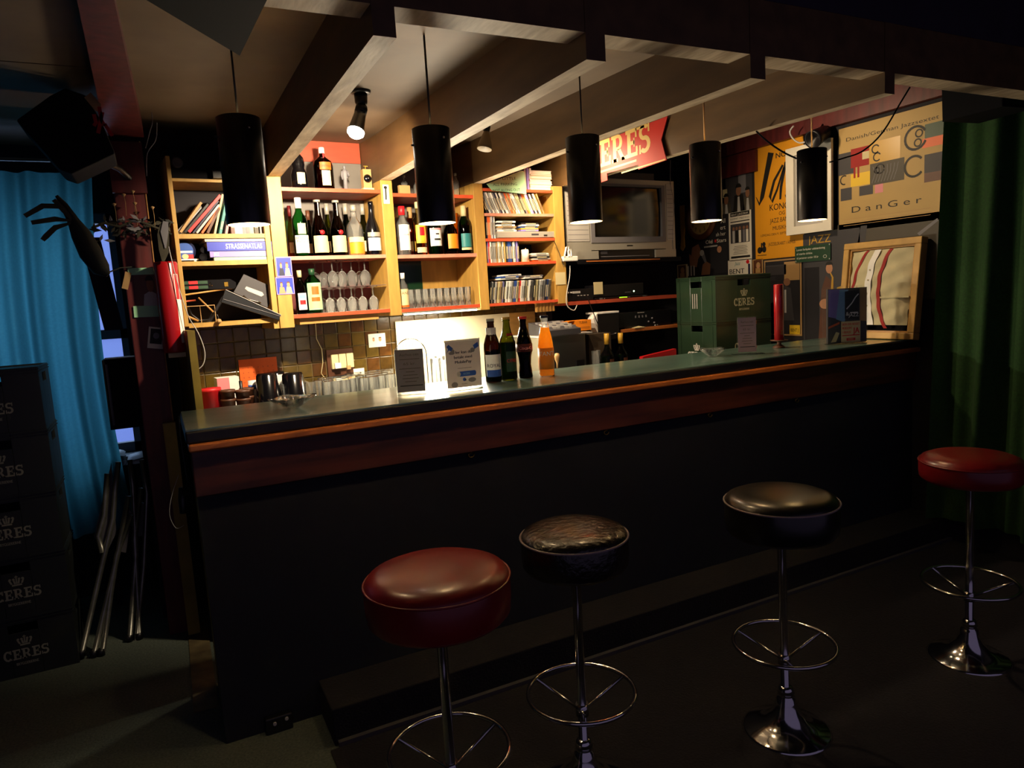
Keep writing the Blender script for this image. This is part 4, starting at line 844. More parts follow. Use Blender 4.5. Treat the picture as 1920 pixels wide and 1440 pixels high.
s, z = bk(692, 651, .275); o.build('photo', label='snapshot of a man in white and a woman in red taped on the tiles', cat='photo', loc=bw(s, .276, z-.003), rotz=TH)
# ---- left bookshelf
def lean_book(ub, vb, ut, vt, th_, m, label, d=.03, page='paper', name='book', txt=None, dp=.15, lab2=None):
    s0, z0 = bk(ub, vb, d); s1, z1 = bk(ut, vt, d); L = math.hypot(s1-s0, z1-z0); an = math.atan2(s1-s0, z1-z0)
    t = thing(name, label, 'book', bw(s0, d, max(z0, 1.8135)), 0, 'books leaning on the left bookshelf', rot=(0, an, TH))
    b = MB().box(-th_, -th_+.0015, 0, dp, 0, L, m).box(-.0015, 0, 0, dp, 0, L, m).box(-th_, 0, 0, .0015, 0, L, m)
    if lab2: b.box(-th_*.8, -th_*.2, -.0006, 0, L*.15, L*.4, lab2)
    b.build('cover', t); MB().box(-th_+.0016, -.0016, .0016, dp-.003, .002, L-.002, page).build('pages', t)
    if txt: MB().text(txt, 0, 0, th_*.5, 0, 'cream', w=L*.6).xf(Matrix.Translation((-th_*.5, -.0008, L*.5))@Matrix.Rotation(-PI/2, 4, 'Y')@Matrix.Translation((0, 0, -th_*.25))).build('lettering', t)
for i in range(5):
    s0, z0 = bk(330+i*4, 436, .03+.01*i); an = .78-.03*i
    b = MB().tube([(0, 0, .008), (.10, 0, .016), (.17, 0, .022)], .0035, 'grey', 6)
    t = thing('newspaper', ('folded grey newspaper leaning at the left end of the bookshelf', 'second grey newspaper in the leaning bundle', 'middle grey newspaper in the leaning bundle', 'fourth grey newspaper in the leaning bundle', 'innermost grey newspaper in the leaning bundle')[i], 'newspaper', bw(s0, .04+.004*i, 1.8135), 0, 'newspapers on the left bookshelf', rot=(0, an, TH))
    L = .17-.008*i; p = [(-.006+.0, 0)]; b = MB()
    pr_ = [(-.007, 0), (0, 0), (0, L), (-.0035, L+.004), (-.007, L)]; b.prism(pr_, 0, .12, 'grey_light' if i % 2 else 'grey'); b.prism([(-.0075, .0), (-.007, 0), (-.007, L), (-.0075, L)], 0, .12, 'ink_soft'); b.build('folded_sheets', t)
for a_ in ((341, 437, 380, 381, .012, 'tan', 'tan-orange book leaning left of the black one'), (349, 437, 392, 384, .010, 'black', 'thin black book leaning against the red book'), (357, 437, 416, 368, .014, 'bright_red', 'bright red book leaning at a steep slant'),
           (364, 438, 411, 378, .008, 'navy', 'thin navy book under the red one'), (371, 438, 413, 385, .010, 'grey_light', 'pale grey book leaning in the middle of the shelf'), (381, 438, 414, 390, .010, 'orange', 'orange-brown book leaning in the middle of the shelf'),
           (392, 438, 413, 392, .012, 'brown', 'dark brown book behind the white spine'), (405, 439, 420, 365, .010, 'cream', 'tall cream-spined book right of the red one'), (416, 439, 427, 382, .013, 'teal', 'teal book standing almost upright beside the pendant lamp'), (427, 439, 431, 413, .012, 'pink', 'short pink book beside the teal one')):
    lean_book(*a_, lab2='cream' if a_[5] in ('teal',) else None)
for i, (u, m) in enumerate(((434, 'brown'), (441, 'grey_light'), (448, 'white'), (455, 'grey'), (462, 'black'), (469, 'gold'), (478, 'ink_soft'), (488, 'grey'), (496, 'navy'))):
    s, _ = bk(u, 438, .03); h = .10+.01*(i % 3); MB().box(0, .018, 0, .12, 0, h, m).box(.002, .016, -.001, 0, h*.3, h*.7, 'cream').build('book', label='%s low book under the first pendant lamp, number %s from the teal book' % (m.replace('_', ' '), ('one', 'two', 'three', 'four', 'five', 'six', 'seven', 'eight', 'nine')[i]), cat='book', group='low books under the first pendant', loc=bw(s, .03, 1.8125), rotz=TH)
s, zt = bk(345, 458, .05); t = bthing('souvenir_plate', 'round blue souvenir plate on a small white stand', 'plate', s, .06, 1.6905); rr = (zt-1.6905-.012)/2+.012
b = MB().lathe([(0, 0), (rr, 0), (rr*1.02, .006), (0, .008)], 'navy', 28, (0, 0, rr*.8+.014), Matrix.Rotation(PI/2, 3, 'X'))
b.ell(0, rr*.8+.014, rr*.8, rr*.8, -.0085, 'blue').rect(-rr*.7, rr*.9, rr*.7, rr*1.1, -.0088, 'white').rect(-.01, rr*.35, rr*.75, rr*.75, -.0088, 'bright_red').ell(0, rr*.55, rr*.3, rr*.25, -.009, 'cream'); b.build('plate', t)
MB().box(-.055, .055, -.014, .012, .008, .014, 'white').box(-.045, -.035, -.01, .008, 0, .008, 'white').box(.035, .045, -.01, .008, 0, .008, 'white').build('stand', t)
def flatbook(u0, u1, v0, v1, m, label, txt=None, tm='white', d=.01, name='book', zb=None, th_=.0, x=None):
    s0, _ = bk(u0, v1, d); s1, zt = bk(u1, v0, d); h = zt-zb; t = bthing(name, label, 'book', s0, d, zb, 'books lying on the left bookshelf')
    MB().box(0, s1-s0, 0, .2, 0, .002, m).box(0, s1-s0, 0, .2, h-.0025, h-.0005, m).box(0, s1-s0, 0, .002, 0, h-.0005, m).build('cover', t); MB().box(.002, s1-s0-.002, .002, .196, .002, h-.0025, 'paper').build('pages', t)
    if txt: MB().text(txt, (s1-s0)*x[0], h*.22, h*.55, -.0008, tm, w=(s1-s0)*x[1], bold=.0005).build('lettering', t)
    return zt
z = flatbook(402, 513, 480, 490, 'mint', 'pale green floppy magazine at the bottom of the lying pile', zb=1.6905, name='magazine')
z = flatbook(394, 511, 469, 479, 'lilac', 'lilac book lying under the blue atlas', 'JAZZ', 'white', zb=z, x=(.1, .08))
z = flatbook(389, 509, 452, 469, 'blue_book', 'thick blue road atlas with white spine title', 'STRASSENATLAS', 'white', zb=z, x=(.56, .56), d=.008)
z = flatbook(384, 500, 447, 451, 'grey_light', 'thin pale brochure on top of the blue atlas', zb=z, name='magazine')
s, zt = bk(382, 455, .05); t = bthing('rolled_cloth', 'dark rolled cloth left of the lying books', 'cloth', s-.01, .03, 1.6905)
MB().tube([(0, 0, .02), (0, .15, .02)], .018, 'black_matte', 12).tube([(.003, 0, .052), (.003, .15, .052)], .014, 'black_matte', 12).build('cloth', t)
# bottom of the left bookshelf: instrument case, wooden sticks, basket, grey box, black folder
s0, z0 = bk(340, 544, .02); s1, z1 = bk(441, 518, .02); t = bthing('instrument_case', 'black instrument case with green and red bands on the lowest left shelf', 'case', s0, .02, z0-.004)
w_ = s1-s0; MB().prism([(0, .006), (w_*.96, .0), (w_, .012), (w_, .03), (w_*.9, .046), (0, .044)], 0, .18, 'black_matte').build('case_body', t)
b = MB()
for z_ in (.006, .028): b.box(0, w_*.48, -.002, .0, z_, z_+.014, 'green_dark').box(w_*.14, w_*.30, -.003, -.002, z_, z_+.014, 'bright_red')
b.build('band', t); MB().tube([(w_*.5, -.004, .018), (w_*.53, -.004, .034), (w_*.56, -.004, .018)], .0015, 'brass', 6, True).box(w_*.78, w_*.85, -.003, 0, .012, .032, 'brass').build('clasp', t)
def stick(p0, p1, r, m, name, label, d=.03, d2=None):
    a_ = bk(*p0, d); b_ = bk(*p1, d2 or d); MB().tube([bw(a_[0], d, a_[1]), bw(b_[0], d2 or d, b_[1])], r, m, 8).build(name, label=label, cat='stick')
stick((346, 553), (438, 540), .004, 'wood_pale', 'drumstick', 'pale wooden stick lying right under the instrument case')
stick((341, 566), (367, 563), .004, 'red_board', 'drumstick', 'short reddish stick at the left of the lowest shelf'); stick((372, 558), (400, 585), .004, 'wood_pale', 'drumstick', 'wooden stick slanting down in the middle of the lowest shelf'); stick((345, 590), (372, 602), .005, 'wood_pale', 'drumstick', 'thick pale stick slanting at the lower left of the lowest shelf')
s0, z0 = bk(350, 604, .03); s1, z1 = bk(402, 572, .03); t = bthing('wire_rack', 'copper wire rack standing on the lowest left shelf', 'rack', s0, .03, 1.4125)
w_, h = s1-s0, z1-1.4125; MB().tube([(0, 0, 0), (0, 0, h), (w_, 0, h), (w_, 0, 0)], .002, 'tan', 6).build('frame', t)
for i in (1, 2): MB().tube([(w_*i/2, 0, 0), (w_*i/2, 0, h)], .0016, 'tan', 6).build('bar', t)
c = [bk(u, v, .04) for u, v in ((352, 575), (360, 592), (375, 603), (393, 601), (402, 588))]
MB().tube([bw(p[0], .045, p[1]+.004) for p in c], .0045, 'black', 8).build('cable_coil', label='black cable loop hanging inside the copper rack', cat='cable')
c = [bk(u, v, .05) for u, v in ((438, 548), (502, 577), (517, 541), (457, 514))]; s0, z0 = c[0]
t = bthing('grey_folder', 'grey plastic folder with cut handle standing at a tilt', 'folder', s0, .05, z0)
b = MB().prism([(p[0]-s0, p[1]-z0) for p in c], -.002, .012, 'grey_dark'); b.build('cover', t)
hp_ = [bk(u, v, .047) for u, v in ((459, 541), (462, 537), (492, 548), (495, 553), (490, 556), (465, 546))]; MB().flat([(p[0]-s0, p[1]-z0) for p in reversed(hp_)][::-1], -.0035, 'grey_light').build('handle_slot', t)
hp_ = [bk(u, v, .045) for u, v in ((456, 554), (463, 560), (482, 566), (489, 567))]; MB().tube([(p[0]-s0, -.008, p[1]-z0) for p in hp_], .003, 'chrome', 8).build('clip', t)
c = [bk(u, v, .02) for u, v in ((412, 568), (519, 601), (523, 592), (420, 545))]; s0, z0 = c[0]
b = MB().prism([(p[0]-s0, p[1]-z0+.003) for p in c], -.042, -.021, 'leather_dark').tube([(c[3][0]-s0, -.044, c[3][1]-z0+.003), (c[2][0]-s0, -.044, c[2][1]-z0+.003)], .0016, 'grey_light', 6).tube([(c[0][0]-s0+.01, -.044, c[0][1]-z0+.016), (c[2][0]-s0, -.044, c[2][1]-z0-.004)], .0014, 'grey', 6)
b.build('ring_binder', label='flat black binder with bright edges lying tilted at the right of the lowest shelf', cat='binder', loc=bw(s0, .02, z0), rotz=TH)
s, z = bk(411, 602, -.02); MB().tube([(0, .03, .03), (0, .0, .01), (0, -.004, 0)], .002, 'black', 6).lathe([(0, -.012), (.009, -.008), (.012, 0), (.009, .008), (0, .011)], 'tan', 16).build('wooden_weight', label='round tan knob hanging at the edge of the lowest left shelf', cat='knob', loc=bw(s, -.015, z), rotz=TH)
s0, z0 = bk(300, 335, .02); t = bthing('loudspeaker', 'dark loudspeaker lying above the left bookshelf', 'loudspeaker', .137, .03, 2.0585)
MB().box(0, .36, 0, .2, 0, .13, 'black_matte', ch=.003).build('cabinet', t); MB().lathe([(.022, 0), (.026, .004), (.018, .006), (0, .004)], 'grey_dark', 20, (.03, 0, .07), Matrix.Rotation(PI/2, 3, 'X')).build('port', t)
MB().box(.135, .508, .02, DP, 2.045, 2.058, 'ochre').build('shelf_board', sh)
s, z = bk(396, 315, .02); MB().box(0, .07, -.01, .01, 0, .035, 'black').build('small_box', label='small dark box before the loudspeaker above the left bookshelf', cat='box', loc=bw(s, .0, 2.06), rotz=TH)

# ================================================================== ON THE WORK COUNTER, SEEN OVER THE BAR
ZW = .915
def wtop(u, v, d): s, z = bk(u, v, d); return s, z-ZW
gl_ = None; rows = [(-.12, 8, 712, 612, 17), (-.03, 10, 703, 580, 16), (.07, 9, 695, 606, 15), (.16, 6, 690, 655, 15)]
n_ = 0
for r, (d, n, v, u0, st_) in enumerate(rows):
    for i in range(n):
        u = u0+i*st_
        if u > 738: continue
        s, h = wtop(u, v, d); lb = '%s upturned beer glass from the left behind the bar, %s row' % (ORD[i], ('front', 'second', 'third', 'back')[r]); p = bw(s+rnd.uniform(-.008, .008), d+rnd.uniform(-.03, .03), ZW)
        if gl_ is None:
            b = MB(); b.cap = False; b.lathe([(.030, 0), (.0275, .172), (.026, .178)], 'glass_cut', 16); b.lathe([(.026, .178), (0, .178)], 'glass_cut', 16)
            gl_ = b.build('beer_glass', None, lb, 'glass', 'upturned beer glasses behind the bar', loc=p, rotz=TH)
        else: o = gl_.copy(); COL.objects.link(o); o.location = p; o['label'] = lb
        gl_h = h
for i, (u, v, wpx, d, lb) in enumerate(((499, 700, 40, -.07, 'upturned black pitcher, left one of the front pair'), (548, 699, 42, -.06, 'upturned black pitcher, right one of the front pair'), (516, 697, 36, .05, 'upturned black pitcher behind the front pair'))):
    s, h = wtop(u, v, d); p = bw(s, d, ZW); t = thing('pitcher', lb, 'pitcher', p, TH, 'black pitchers behind the bar'); rr = wpx/2*3.6/F
    MB().lathe([(0, 0), (rr*1.15, 0), (rr*1.12, .01), (rr*.86, h-.008), (rr*.80, h-.006), (rr*.78, h), (0, h)], 'black_gloss', 24).build('body', t)
    MB().tube([(rr*1.0, -.01, .03), (rr*1.35, -.014, .04), (rr*1.25, -.014, h*.75), (rr*.9, -.01, h*.8)], .005, 'glass_bottle', 8).build('handle', t)
s, h = wtop(531, 702, .0); MB().box(-.03, .03, 0, .09, 0, h, 'white').build('napkin_pack', label='white napkin pack standing between the black pitchers', cat='napkins', loc=bw(s, .0, ZW), rotz=TH-.2)
for i, (u, v, d, n) in enumerate(((426, 731, -.12, 4), (454, 731, -.12, 3), (462, 727, -.03, 4))):
    s, h = wtop(u, v, d); t = bthing('flower_pot_stack', 'stack of small brown pots behind the bar end, %s' % ('leftmost', 'middle one', 'hindmost')[i], 'pots', s, d, ZW)
    for k in range(4):
        z_ = k*(h-.07)/3; MB().lathe([(0, z_), (.027, z_), (.031, z_+.058), (.034, z_+.06), (.034, z_+.07), (.031, z_+.07), (.026, z_+.02), (0, z_+.02)], 'brown', 18).build('pot', t)
s, h = wtop(392, 728, -.08); t = bthing('round_tin', 'red round tin lid on top of a blue box', 'tin', s, -.08, ZW+.055); MB().lathe([(0, 0), (.048, 0), (.048, h-.07), (.05, h-.068), (.05, h-.055), (0, h-.055)], 'bright_red', 28).build('tin_body', t)
MB().box(-.055, .06, -.05, .05, 0, .054, 'blue').box(-.03, .0, -.0515, -.05, .01, .045, 'cream').build('blue_box', label='blue printed box under the red tin', cat='box', loc=bw(s, -.08, ZW), rotz=TH)
s, h = wtop(427, 708, .08); t = bthing('napkin_box', 'white and pink cardboard box behind the brown pots', 'box', s, .08, ZW); MB().box(-.05, .05, 0, .09, 0, h, 'white').box(-.05, .005, -.001, 0, 0, h, 'pink').build('box_body', t)
s, h = wtop(450, 714, -.02); MB().lathe([(0, 0), (.012, 0), (.014, h*.6), (.007, h*.75), (.008, h), (0, h)], 'black', 14).build('small_bottle', label='small dark spice bottle beside the white and pink box', cat='bottle', loc=bw(s, -.03, ZW), rotz=TH)
s, h = wtop(475, 714, -.02); MB().lathe([(0, 0), (.017, 0), (.02, h), (0, h)], 'sign_white', 16).lathe([(.0205, h*.8), (.0205, h*.9)], 'blue', 16).build('paper_cup', label='white paper cup with blue band left of the black pitchers', cat='cup', loc=bw(s, .01, ZW), rotz=TH)
s, z1 = bk(447, 677, .27); s1, z0 = bk(524, 725, .27); t = bthing('calendar', 'orange wall sheet with rows of dark numerals on the tiles', 'calendar', s, .272, z0)
b = MB().box(0, s1-s, 0, .003, 0, z1-z0+.005, 'orange'); w_, h = s1-s, z1-z0
for i in range(7):
    for j in range(5): b.text('%d' % (1+j*7+i), w_*(.1+.13*i), h*(.72-.16*j), .007, -.0004, 'ink')
b.build('sheet', t)
s, z1 = bk(613, 657, .25); s1, z0 = bk(667, 708, .25); t = bthing('wall_sockets', 'brown board with three cream wall sockets on the tiles', 'socket', s, .262, z0+.02); w_, h = s1-s, z1-z0-.02
MB().box(0, w_, 0, .014, 0, h, 'brown').build('backboard', t)
for i in range(3):
    x_ = w_*(.12+.29*i); b = MB().box(x_, x_+w_*.26, -.022, 0, h*.28, h*.82, 'cream', ch=.002); b.build('socket', t)
MB().box(w_*.2, w_*.42, -.04, -.022, h*.3, h*.5, 'white').box(w_*.66, w_*.8, -.035, -.022, h*.22, h*.36, 'tan').build('plug', t)
pts = [bk(u, v, .255) for u, v in ((592, 600), (594, 635), (604, 655), (606, 680), (603, 700), (612, 712))]; MB().tube([bw(p[0], .262, p[1]) for p in pts], .002, 'cream', 6).build('cable', label='thin cream cable running down the tiles left of the sockets', cat='cable')
s, h = wtop(678, 697, .1); MB().box(0, .06, 0, .002, 0, h+.01, 'paper').build('paper_note', label='cream paper standing behind the upturned beer glasses', cat='note', loc=bw(s-.01, .2, ZW), rotz=TH)
# wire rack behind the price card
s0, z0 = bk(741, 690, .0); s1, z1 = bk(797, 632, .0); t = bthing('wire_rack', 'arched wire rack behind the grey price card', 'rack', (s0+s1)/2, .0, ZW); w_ = (s1-s0)/2; h = z1-ZW
MB().tube([(-w_, 0, 0)]+[(-w_*math.cos(PI*i/14), 0, h-w_+w_*math.sin(PI*i/14)) for i in range(15)]+[(w_, 0, 0)], .003, 'chrome', 8).build('arch', t)
b = MB()
for i in range(9): b.tube([(-w_*.8+i*w_*.2, .004, h*.5), (-w_*.8+i*w_*.2, .004, h-w_+w_*math.sqrt(max(0, 1-(-.8+i*.2)**2))*.95)], .0008, 'grey_light', 4)
b.build('mesh', t, kind='stuff')
for i, (u, v, d) in enumerate(((816, 672, .03), (824, 668, .08), (832, 676, .02))):
    s, h = wtop(u, v, d); b = MB(); b.cap = False; b.lathe([(.018, 0), (.026, .05), (.030, h), (.029, h), (.025, .05), (.015, .008)], 'glass_clear', 16); b.build('latte_glass', label='tall clear glass between the two counter signs, %s' % ('left', 'hindmost', 'right')[i], cat='glass', loc=bw(s, d, ZW), rotz=TH)

# ================================================================== TV CORNER
s0, z0 = bk(1063, 491, .05); s1, z1 = bk(1263, 346, .05); TW = s1-s0; TZ = z0+.012; THt = z1-TZ+.02
# shelf under the television, hung on the wall
t = bthing('tv_shelf', 'dark shelf with orange-brown front strip under the television', 'shelf', s0-.03, .03, TZ-.03)
MB().box(0, TW+.06, 0, .5, 0, .028, 'black_matte').box(TW*.18, TW*.85, -.004, 0, .012, .02, 'fascia_lip').build('board', t)
t = bthing('television', 'large grey tube television on the dark shelf', 'television', s0, .05, TZ)
sx0, sx1, sz0, sz1 = TW*.245, TW*.87, .135, THt-.045
b = MB()
for (a0, b0, a1, b1) in ((0, .0, sx0-.03, THt), (sx1+.03, .0, TW, THt), (sx0-.03, THt-.03, sx1+.03, THt), (sx0-.03, .055, sx1+.03, .10)): b.box(a0, a1, 0, .10, b0, b1, 'silver')
b.box(.0, TW, .10, .14, .02, THt, 'grey_dark').hexa([(0.01, .14, .03), (TW-.01, .14, .03), (TW*.8, .42, .08), (TW*.2, .42, .08)], [(0.01, .14, THt-.01), (TW-.01, .14, THt-.01), (TW*.8, .42, THt-.09), (TW*.2, .42, THt-.09)], 'black_matte')
b.build('casing', t)
b = MB()
for (a0, b0, a1, b1) in ((sx0-.03, .10, sx0, THt-.03), (sx1, .10, sx1+.03, THt-.03), (sx0, THt-.045, sx1, THt-.03), (sx0, .10, sx1, .135)): b.box(a0, a1, -.006, .03, b0, b1, 'grey')
b.build('screen_frame', t)
b = MB(); vs = [(sx0+(sx1-sx0)*i/8, .004+.0*i+.012*((i/4-1)**2+(j/4-1)**2)/2, sz0+(sz1-sz0)*j/8) for j in range(9) for i in range(9)]
b.add(vs, [(j*9+i, j*9+i+1, (j+1)*9+i+1, (j+1)*9+i) for j in range(8) for i in range(8)], 'screen', True); b.build('screen', t)
for x0_, x1_ in ((.012, sx0-.042), (sx1+.045, TW-.012)):
    b = MB().box(x0_, x1_, -.003, .0, .11, THt-.02, 'grey_light')
    for i in range(12): b.rect(x0_+.006, .12+i*(THt-.15)/12, x1_-.006, .123+i*(THt-.15)/12, -.0034, 'grey')
    b.build('speaker_grille', t)
MB().box(0, TW*.27, -.004, .10, 0, .05, 'silver').box(TW*.80, TW, -.004, .10, 0, .05, 'silver').build('foot', t)
MB().box(TW*.27, TW*.80, .01, .1, .0, .055, 'black').rect(TW*.3, .03, TW*.36, .05, .0095, 'grey_dark').rect(TW*.3, .012, TW*.75, .016, .0095, 'grey').build('control_panel', t)
MB().rect((sx0+sx1)/2-.025, .075, (sx0+sx1)/2+.025, .083, -.0006, 'ink').build('badge', t)
c = bk(1128, 352, .06); c1 = bk(1226, 326, .06)
t = bthing('flat_box', 'flat grey box lying on top of the television', 'box', c[0], .06, TZ+THt+.001)
MB().box(0, c1[0]-c[0], 0, .3, 0, c1[1]-TZ-THt, 'grey_dark', ch=.002).build('box_body', t); MB().box(.0, c1[0]-c[0], -.002, .0, .0, .004, 'grey').build('rim', t)
s, z = bk(1057, 487, -.01)
t = bthing('power_strip', 'white tangle of plugs and cables beside the television', 'power strip', s, -.02, z)
MB().box(-.01, .10, 0, .04, -.01, .02, 'white', ch=.004).build('strip_body', t); MB().tube([(0, 0, .02), (.01, -.005, .07), (.03, 0, .08), (.035, 0, .02)], .005, 'white', 6).tube([(.05, 0, .02), (.04, -.01, .06), (.02, -.01, .05), (.03, 0, .02)], .004, 'white', 6).build('plug', t)
def cable(pts, r, m, label, d=-.03, name='cable', fn=None, cat='cable'):
    P = [(fn(u, v) if fn else bw(*(lambda q: (q[0], d, q[1]))(bk(u, v, d)))) for u, v in pts]
    Q = []
    for i in range(len(P)-1):       # smooth
        a_ = [P[max(0, i-1)], P[i], P[i+1], P[min(len(P)-1, i+2)]]
        for k in range(4):
            t_ = k/4; Q.append(tuple(.5*((2*a_[1][c])+(-a_[0][c]+a_[2][c])*t_+(2*a_[0][c]-5*a_[1][c]+4*a_[2][c]-a_[3][c])*t_**2+(-a_[0][c]+3*a_[1][c]-3*a_[2][c]+a_[3][c])*t_**3) for c in range(3)))
    Q.append(P[-1]); MB().tube(Q, r, m, 6).build(name, label=label, cat=cat)
cable([(1069, 498), (1068, 520), (1063, 548), (1063, 572), (1076, 582), (1082, 572)], .003, 'grey_light', 'thin white cable hanging from the plugs left of the amplifier')
cable([(1039, 452), (1050, 478), (1057, 498)], .002, 'black', 'thin black cable crossing the ochre upright beside the CDs', -.012)
cable([(1100, 552), (1108, 575), (1120, 605), (1133, 640)], .0028, 'black', 'dark cable slanting down in front of the black telephone')
cable([(1257, 300), (1257, 345), (1264, 385), (1261, 440), (1262, 475), (1257, 490)], .0022, 'grey', 'grey cable hanging down the right side of the television', .048)
# hi-fi shelf and the equipment on it
hz = 1.372
t = bthing('hifi_shelf', 'red-brown wooden shelf carrying the hi-fi boxes below the television', 'shelf', 2.265, .02, hz)
MB().box(0, .95, 0, .45, 0, .022, 'red_board').build('board', t)
def hifi(u0, u1, v0, v1, d, name, label, fn, zb=None, m='black', dep=.28, cat='hi-fi'):
    s0, z0_ = bk(u0, v1, d); s1, z1_ = bk(u1, v0, d); zb = z0_ if zb is None else zb; t = bthing(name, label, cat, s0, d, zb); w_, h = s1-s0, z1_-zb
    MB().box(0, w_, 0, dep, .004, h, m, ch=.0025).box(.02, w_-.02, .01, dep-.01, 0, .004, 'black_matte').build('casing', t); fn(t, w_, h); return t, zb+h
def knobs(t, lst, r=.008, m='steel'):
    for x, z in lst: MB().lathe([(r, 0), (r*.9, .008), (0, .008)], m, 14, (x, 0, z), Matrix.Rotation(PI/2, 3, 'X')).build('knob', t)
def f(t, w_, h):
    knobs(t, [(w_*.03+i*w_*.028, h*.72) for i in (0, 4)], .006, 'grey_light')
    b = MB().rect(w_*.2, h*.64, w_*.5, h*.82, -.0006, 'grey_light')
    [b.rect(w_*(.38+.12*i), h*.42, w_*(.45+.12*i), h*.48, -.0006, 'grey_light') for i in range(4)]; b.build('front_panel', t)
t, z = hifi(1064, 1112, 540, 569, .03, 'amplifier', 'black amplifier with pale buttons left of the yellow note', f, hz+.022)
def f(t, w_, h):
    MB().rect(w_*.45, h*.30, w_*.60, h*.55, -.0006, 'led_green').build('green_display', t)
    b = MB().rect(w_*.08, h*.58, w_*.14, h*.68, -.0006, 'grey_light').rect(w_*.08, h*.15, w_*.14, h*.25, -.0006, 'grey_light').rect(w_*.16, h*.3, w_*.185, h*.5, -.0006, 'grey_light').rect(w_*.62, h*.3, w_*.66, h*.45, -.0006, 'grey').rect(w_*.9, h*.35, w_*.99, h*.45, -.0006, 'grey_light'); b.build('button_marks', t)
t, z = hifi(1116, 1214, 552, 568, .03, 'disc_recorder', 'black disc player with glowing green display', f, hz+.022)
def f(t, w_, h):
    MB().lathe([(.005, 0), (.005, .001), (0, .001)], 'led_point', 12, (w_*.80, -.0008, h*.35), Matrix.Rotation(PI/2, 3, 'X')).build('green_light', t); MB().rect(w_*.62, h*.28, w_*.74, h*.32, -.0006, 'grey').build('front_panel', t)
hifi(1112, 1206, 530, 552, .03, 'tuner', 'black tuner with small bright green light on top of the disc player', f, z)
s0, z1 = bk(1115, 529, .01); s1, z0 = bk(1133, 551, .01); MB().box(0, s1-s0, 0, .001, 0, z1-z0, 'cream').build('paper_note', label='blank yellow note stuck on the tuner', cat='note', loc=bw(s0, .022, z0), rotz=TH)
# items on the lower right shelf
lz = 1.10
t = bthing('lower_shelf', 'wooden shelf with pale worn end below the hi-fi', 'shelf', 2.66, .03, 1.172); MB().box(0, .65, -.02, .4, 0, .022, 'fascia_lip', ch=.003).build('board', t)
def f(t, w_, h):
    knobs(t, [(w_*.62, h*.62), (w_*.66, h*.3)], .01); b = MB()
    for i in range(5): b.rect(w_*.1+i*.03, h*.3, w_*.1+i*.03+.015, h*.38, -.0006, 'grey')
    b.rect(w_*.35, h*.88, w_*.5, h*.93, -.0006, 'grey_light'); b.build('front_panel', t)
t, z = hifi(1172, 1262, 607, 632, .04, 'amplifier', 'black amplifier with big silver knob, lower of the right hand pair', f, 1.196, dep=.3)
def f(t, w_, h):
    knobs(t, [(w_*.62, h*.5), (w_*.55, h*.3), (w_*.66, h*.2)], .006, 'grey'); b = MB()
    for i in range(4): b.rect(w_*.3+i*.03, h*.6, w_*.3+i*.03+.012, h*.75, -.0006, 'grey')
    b.rect(w_*.35, h*.9, w_*.48, h*.94, -.0006, 'grey_light'); b.build('front_panel', t)
hifi(1160, 1258, 579, 606, .04, 'tape_deck', 'black tape deck with several small knobs, upper of the right hand pair', f, z, dep=.3)
s, z = bk(1200, 632, .0); MB().hexa([(0, 0, 0), (.10, .01, 0), (.09, .06, 0), (.01, .05, 0)], [(0, 0, .002), (.10, .01, .002), (.06, .03, .012), (.01, .05, .002)], 'cream').build('paper_note', label='crumpled cream paper on the worn shelf end', cat='paper', loc=bw(s-.04, .0, 1.1945), rotz=TH)
def f(t, w_, h):
    MB().prism([(-.02, h*.5), (0, h*.3), (0, h), (-.006, h), (-.03, h*.85)], .0, .06, 'white').box(0, w_, -.004, .12, h, h+.012, 'white', ch=.002).build('white_lid', t); MB().tube([(w_*.3, -.006, h*.18), (w_*.8, -.006, h*.24)], .003, 'chrome', 6).build('chrome_bar', t)
hifi(1122, 1160, 586, 640, .0, 'payment_terminal', 'black upright device with white lid behind the counter bottles', f, m='black', dep=.12, cat='device')
s0, z0 = bk(1079, 621, -.04); s1, z1 = bk(1108, 599, -.04); t = bthing('box', 'bright orange cardboard box on the stainless cabinet', 'box', s0, -.04, z0); w_, h = s1-s0, z1-z0
MB().box(0, w_, 0, .10, 0, h, 'orange2').add([(0, 0, h), (0, .06, h), (-.09, .06, h-.002), (-.08, .0, h-.002)], [(0, 1, 2, 3)], 'orange2').build('box_body', t); MB().text('TUBAR', w_*.5, h*.68, .014, -.0006, 'brown').rect(w_*.1, h*.3, w_*.9, h*.33, -.0006, 'brown').rect(w_*.1, h*.18, w_*.9, h*.2, -.0006, 'brown').build('lettering', t)
s0, z0 = bk(1032, 628, -.08); s1, z1 = bk(1073, 600, -.08); t = bthing('cash_register', 'dark grey cash register with keys on the stainless cabinet', 'cash register', s0-.06, -.16, z0); w_ = s1-s0+.06
MB().hexa([(0, 0, 0), (w_, 0, 0), (w_, .22, 0), (0, .22, 0)], [(0, .0, .03), (w_, .0, .03), (w_, .22, .075), (0, .22, .075)], 'grey_dark').build('register_body', t); b = MB()
for i in range(7):
    for j in range(4): y_ = .03+j*.04; b.box(.02+i*.028, .042+i*.028, y_, y_+.024, .03+y_*.2, .038+y_*.2+.006, 'grey_light' if (i+j) % 3 else 'grey')
b.build('keys', t, kind='stuff')
s0, z1 = bk(1040, 622, -.1); s1, _ = bk(1093, 622, -.1); t = bthing('steel_cabinet', 'stainless steel counter cabinet under the orange box', 'cabinet', s0-.12, -.12, ZW); w_ = s1-s0+.12; h = z0-ZW
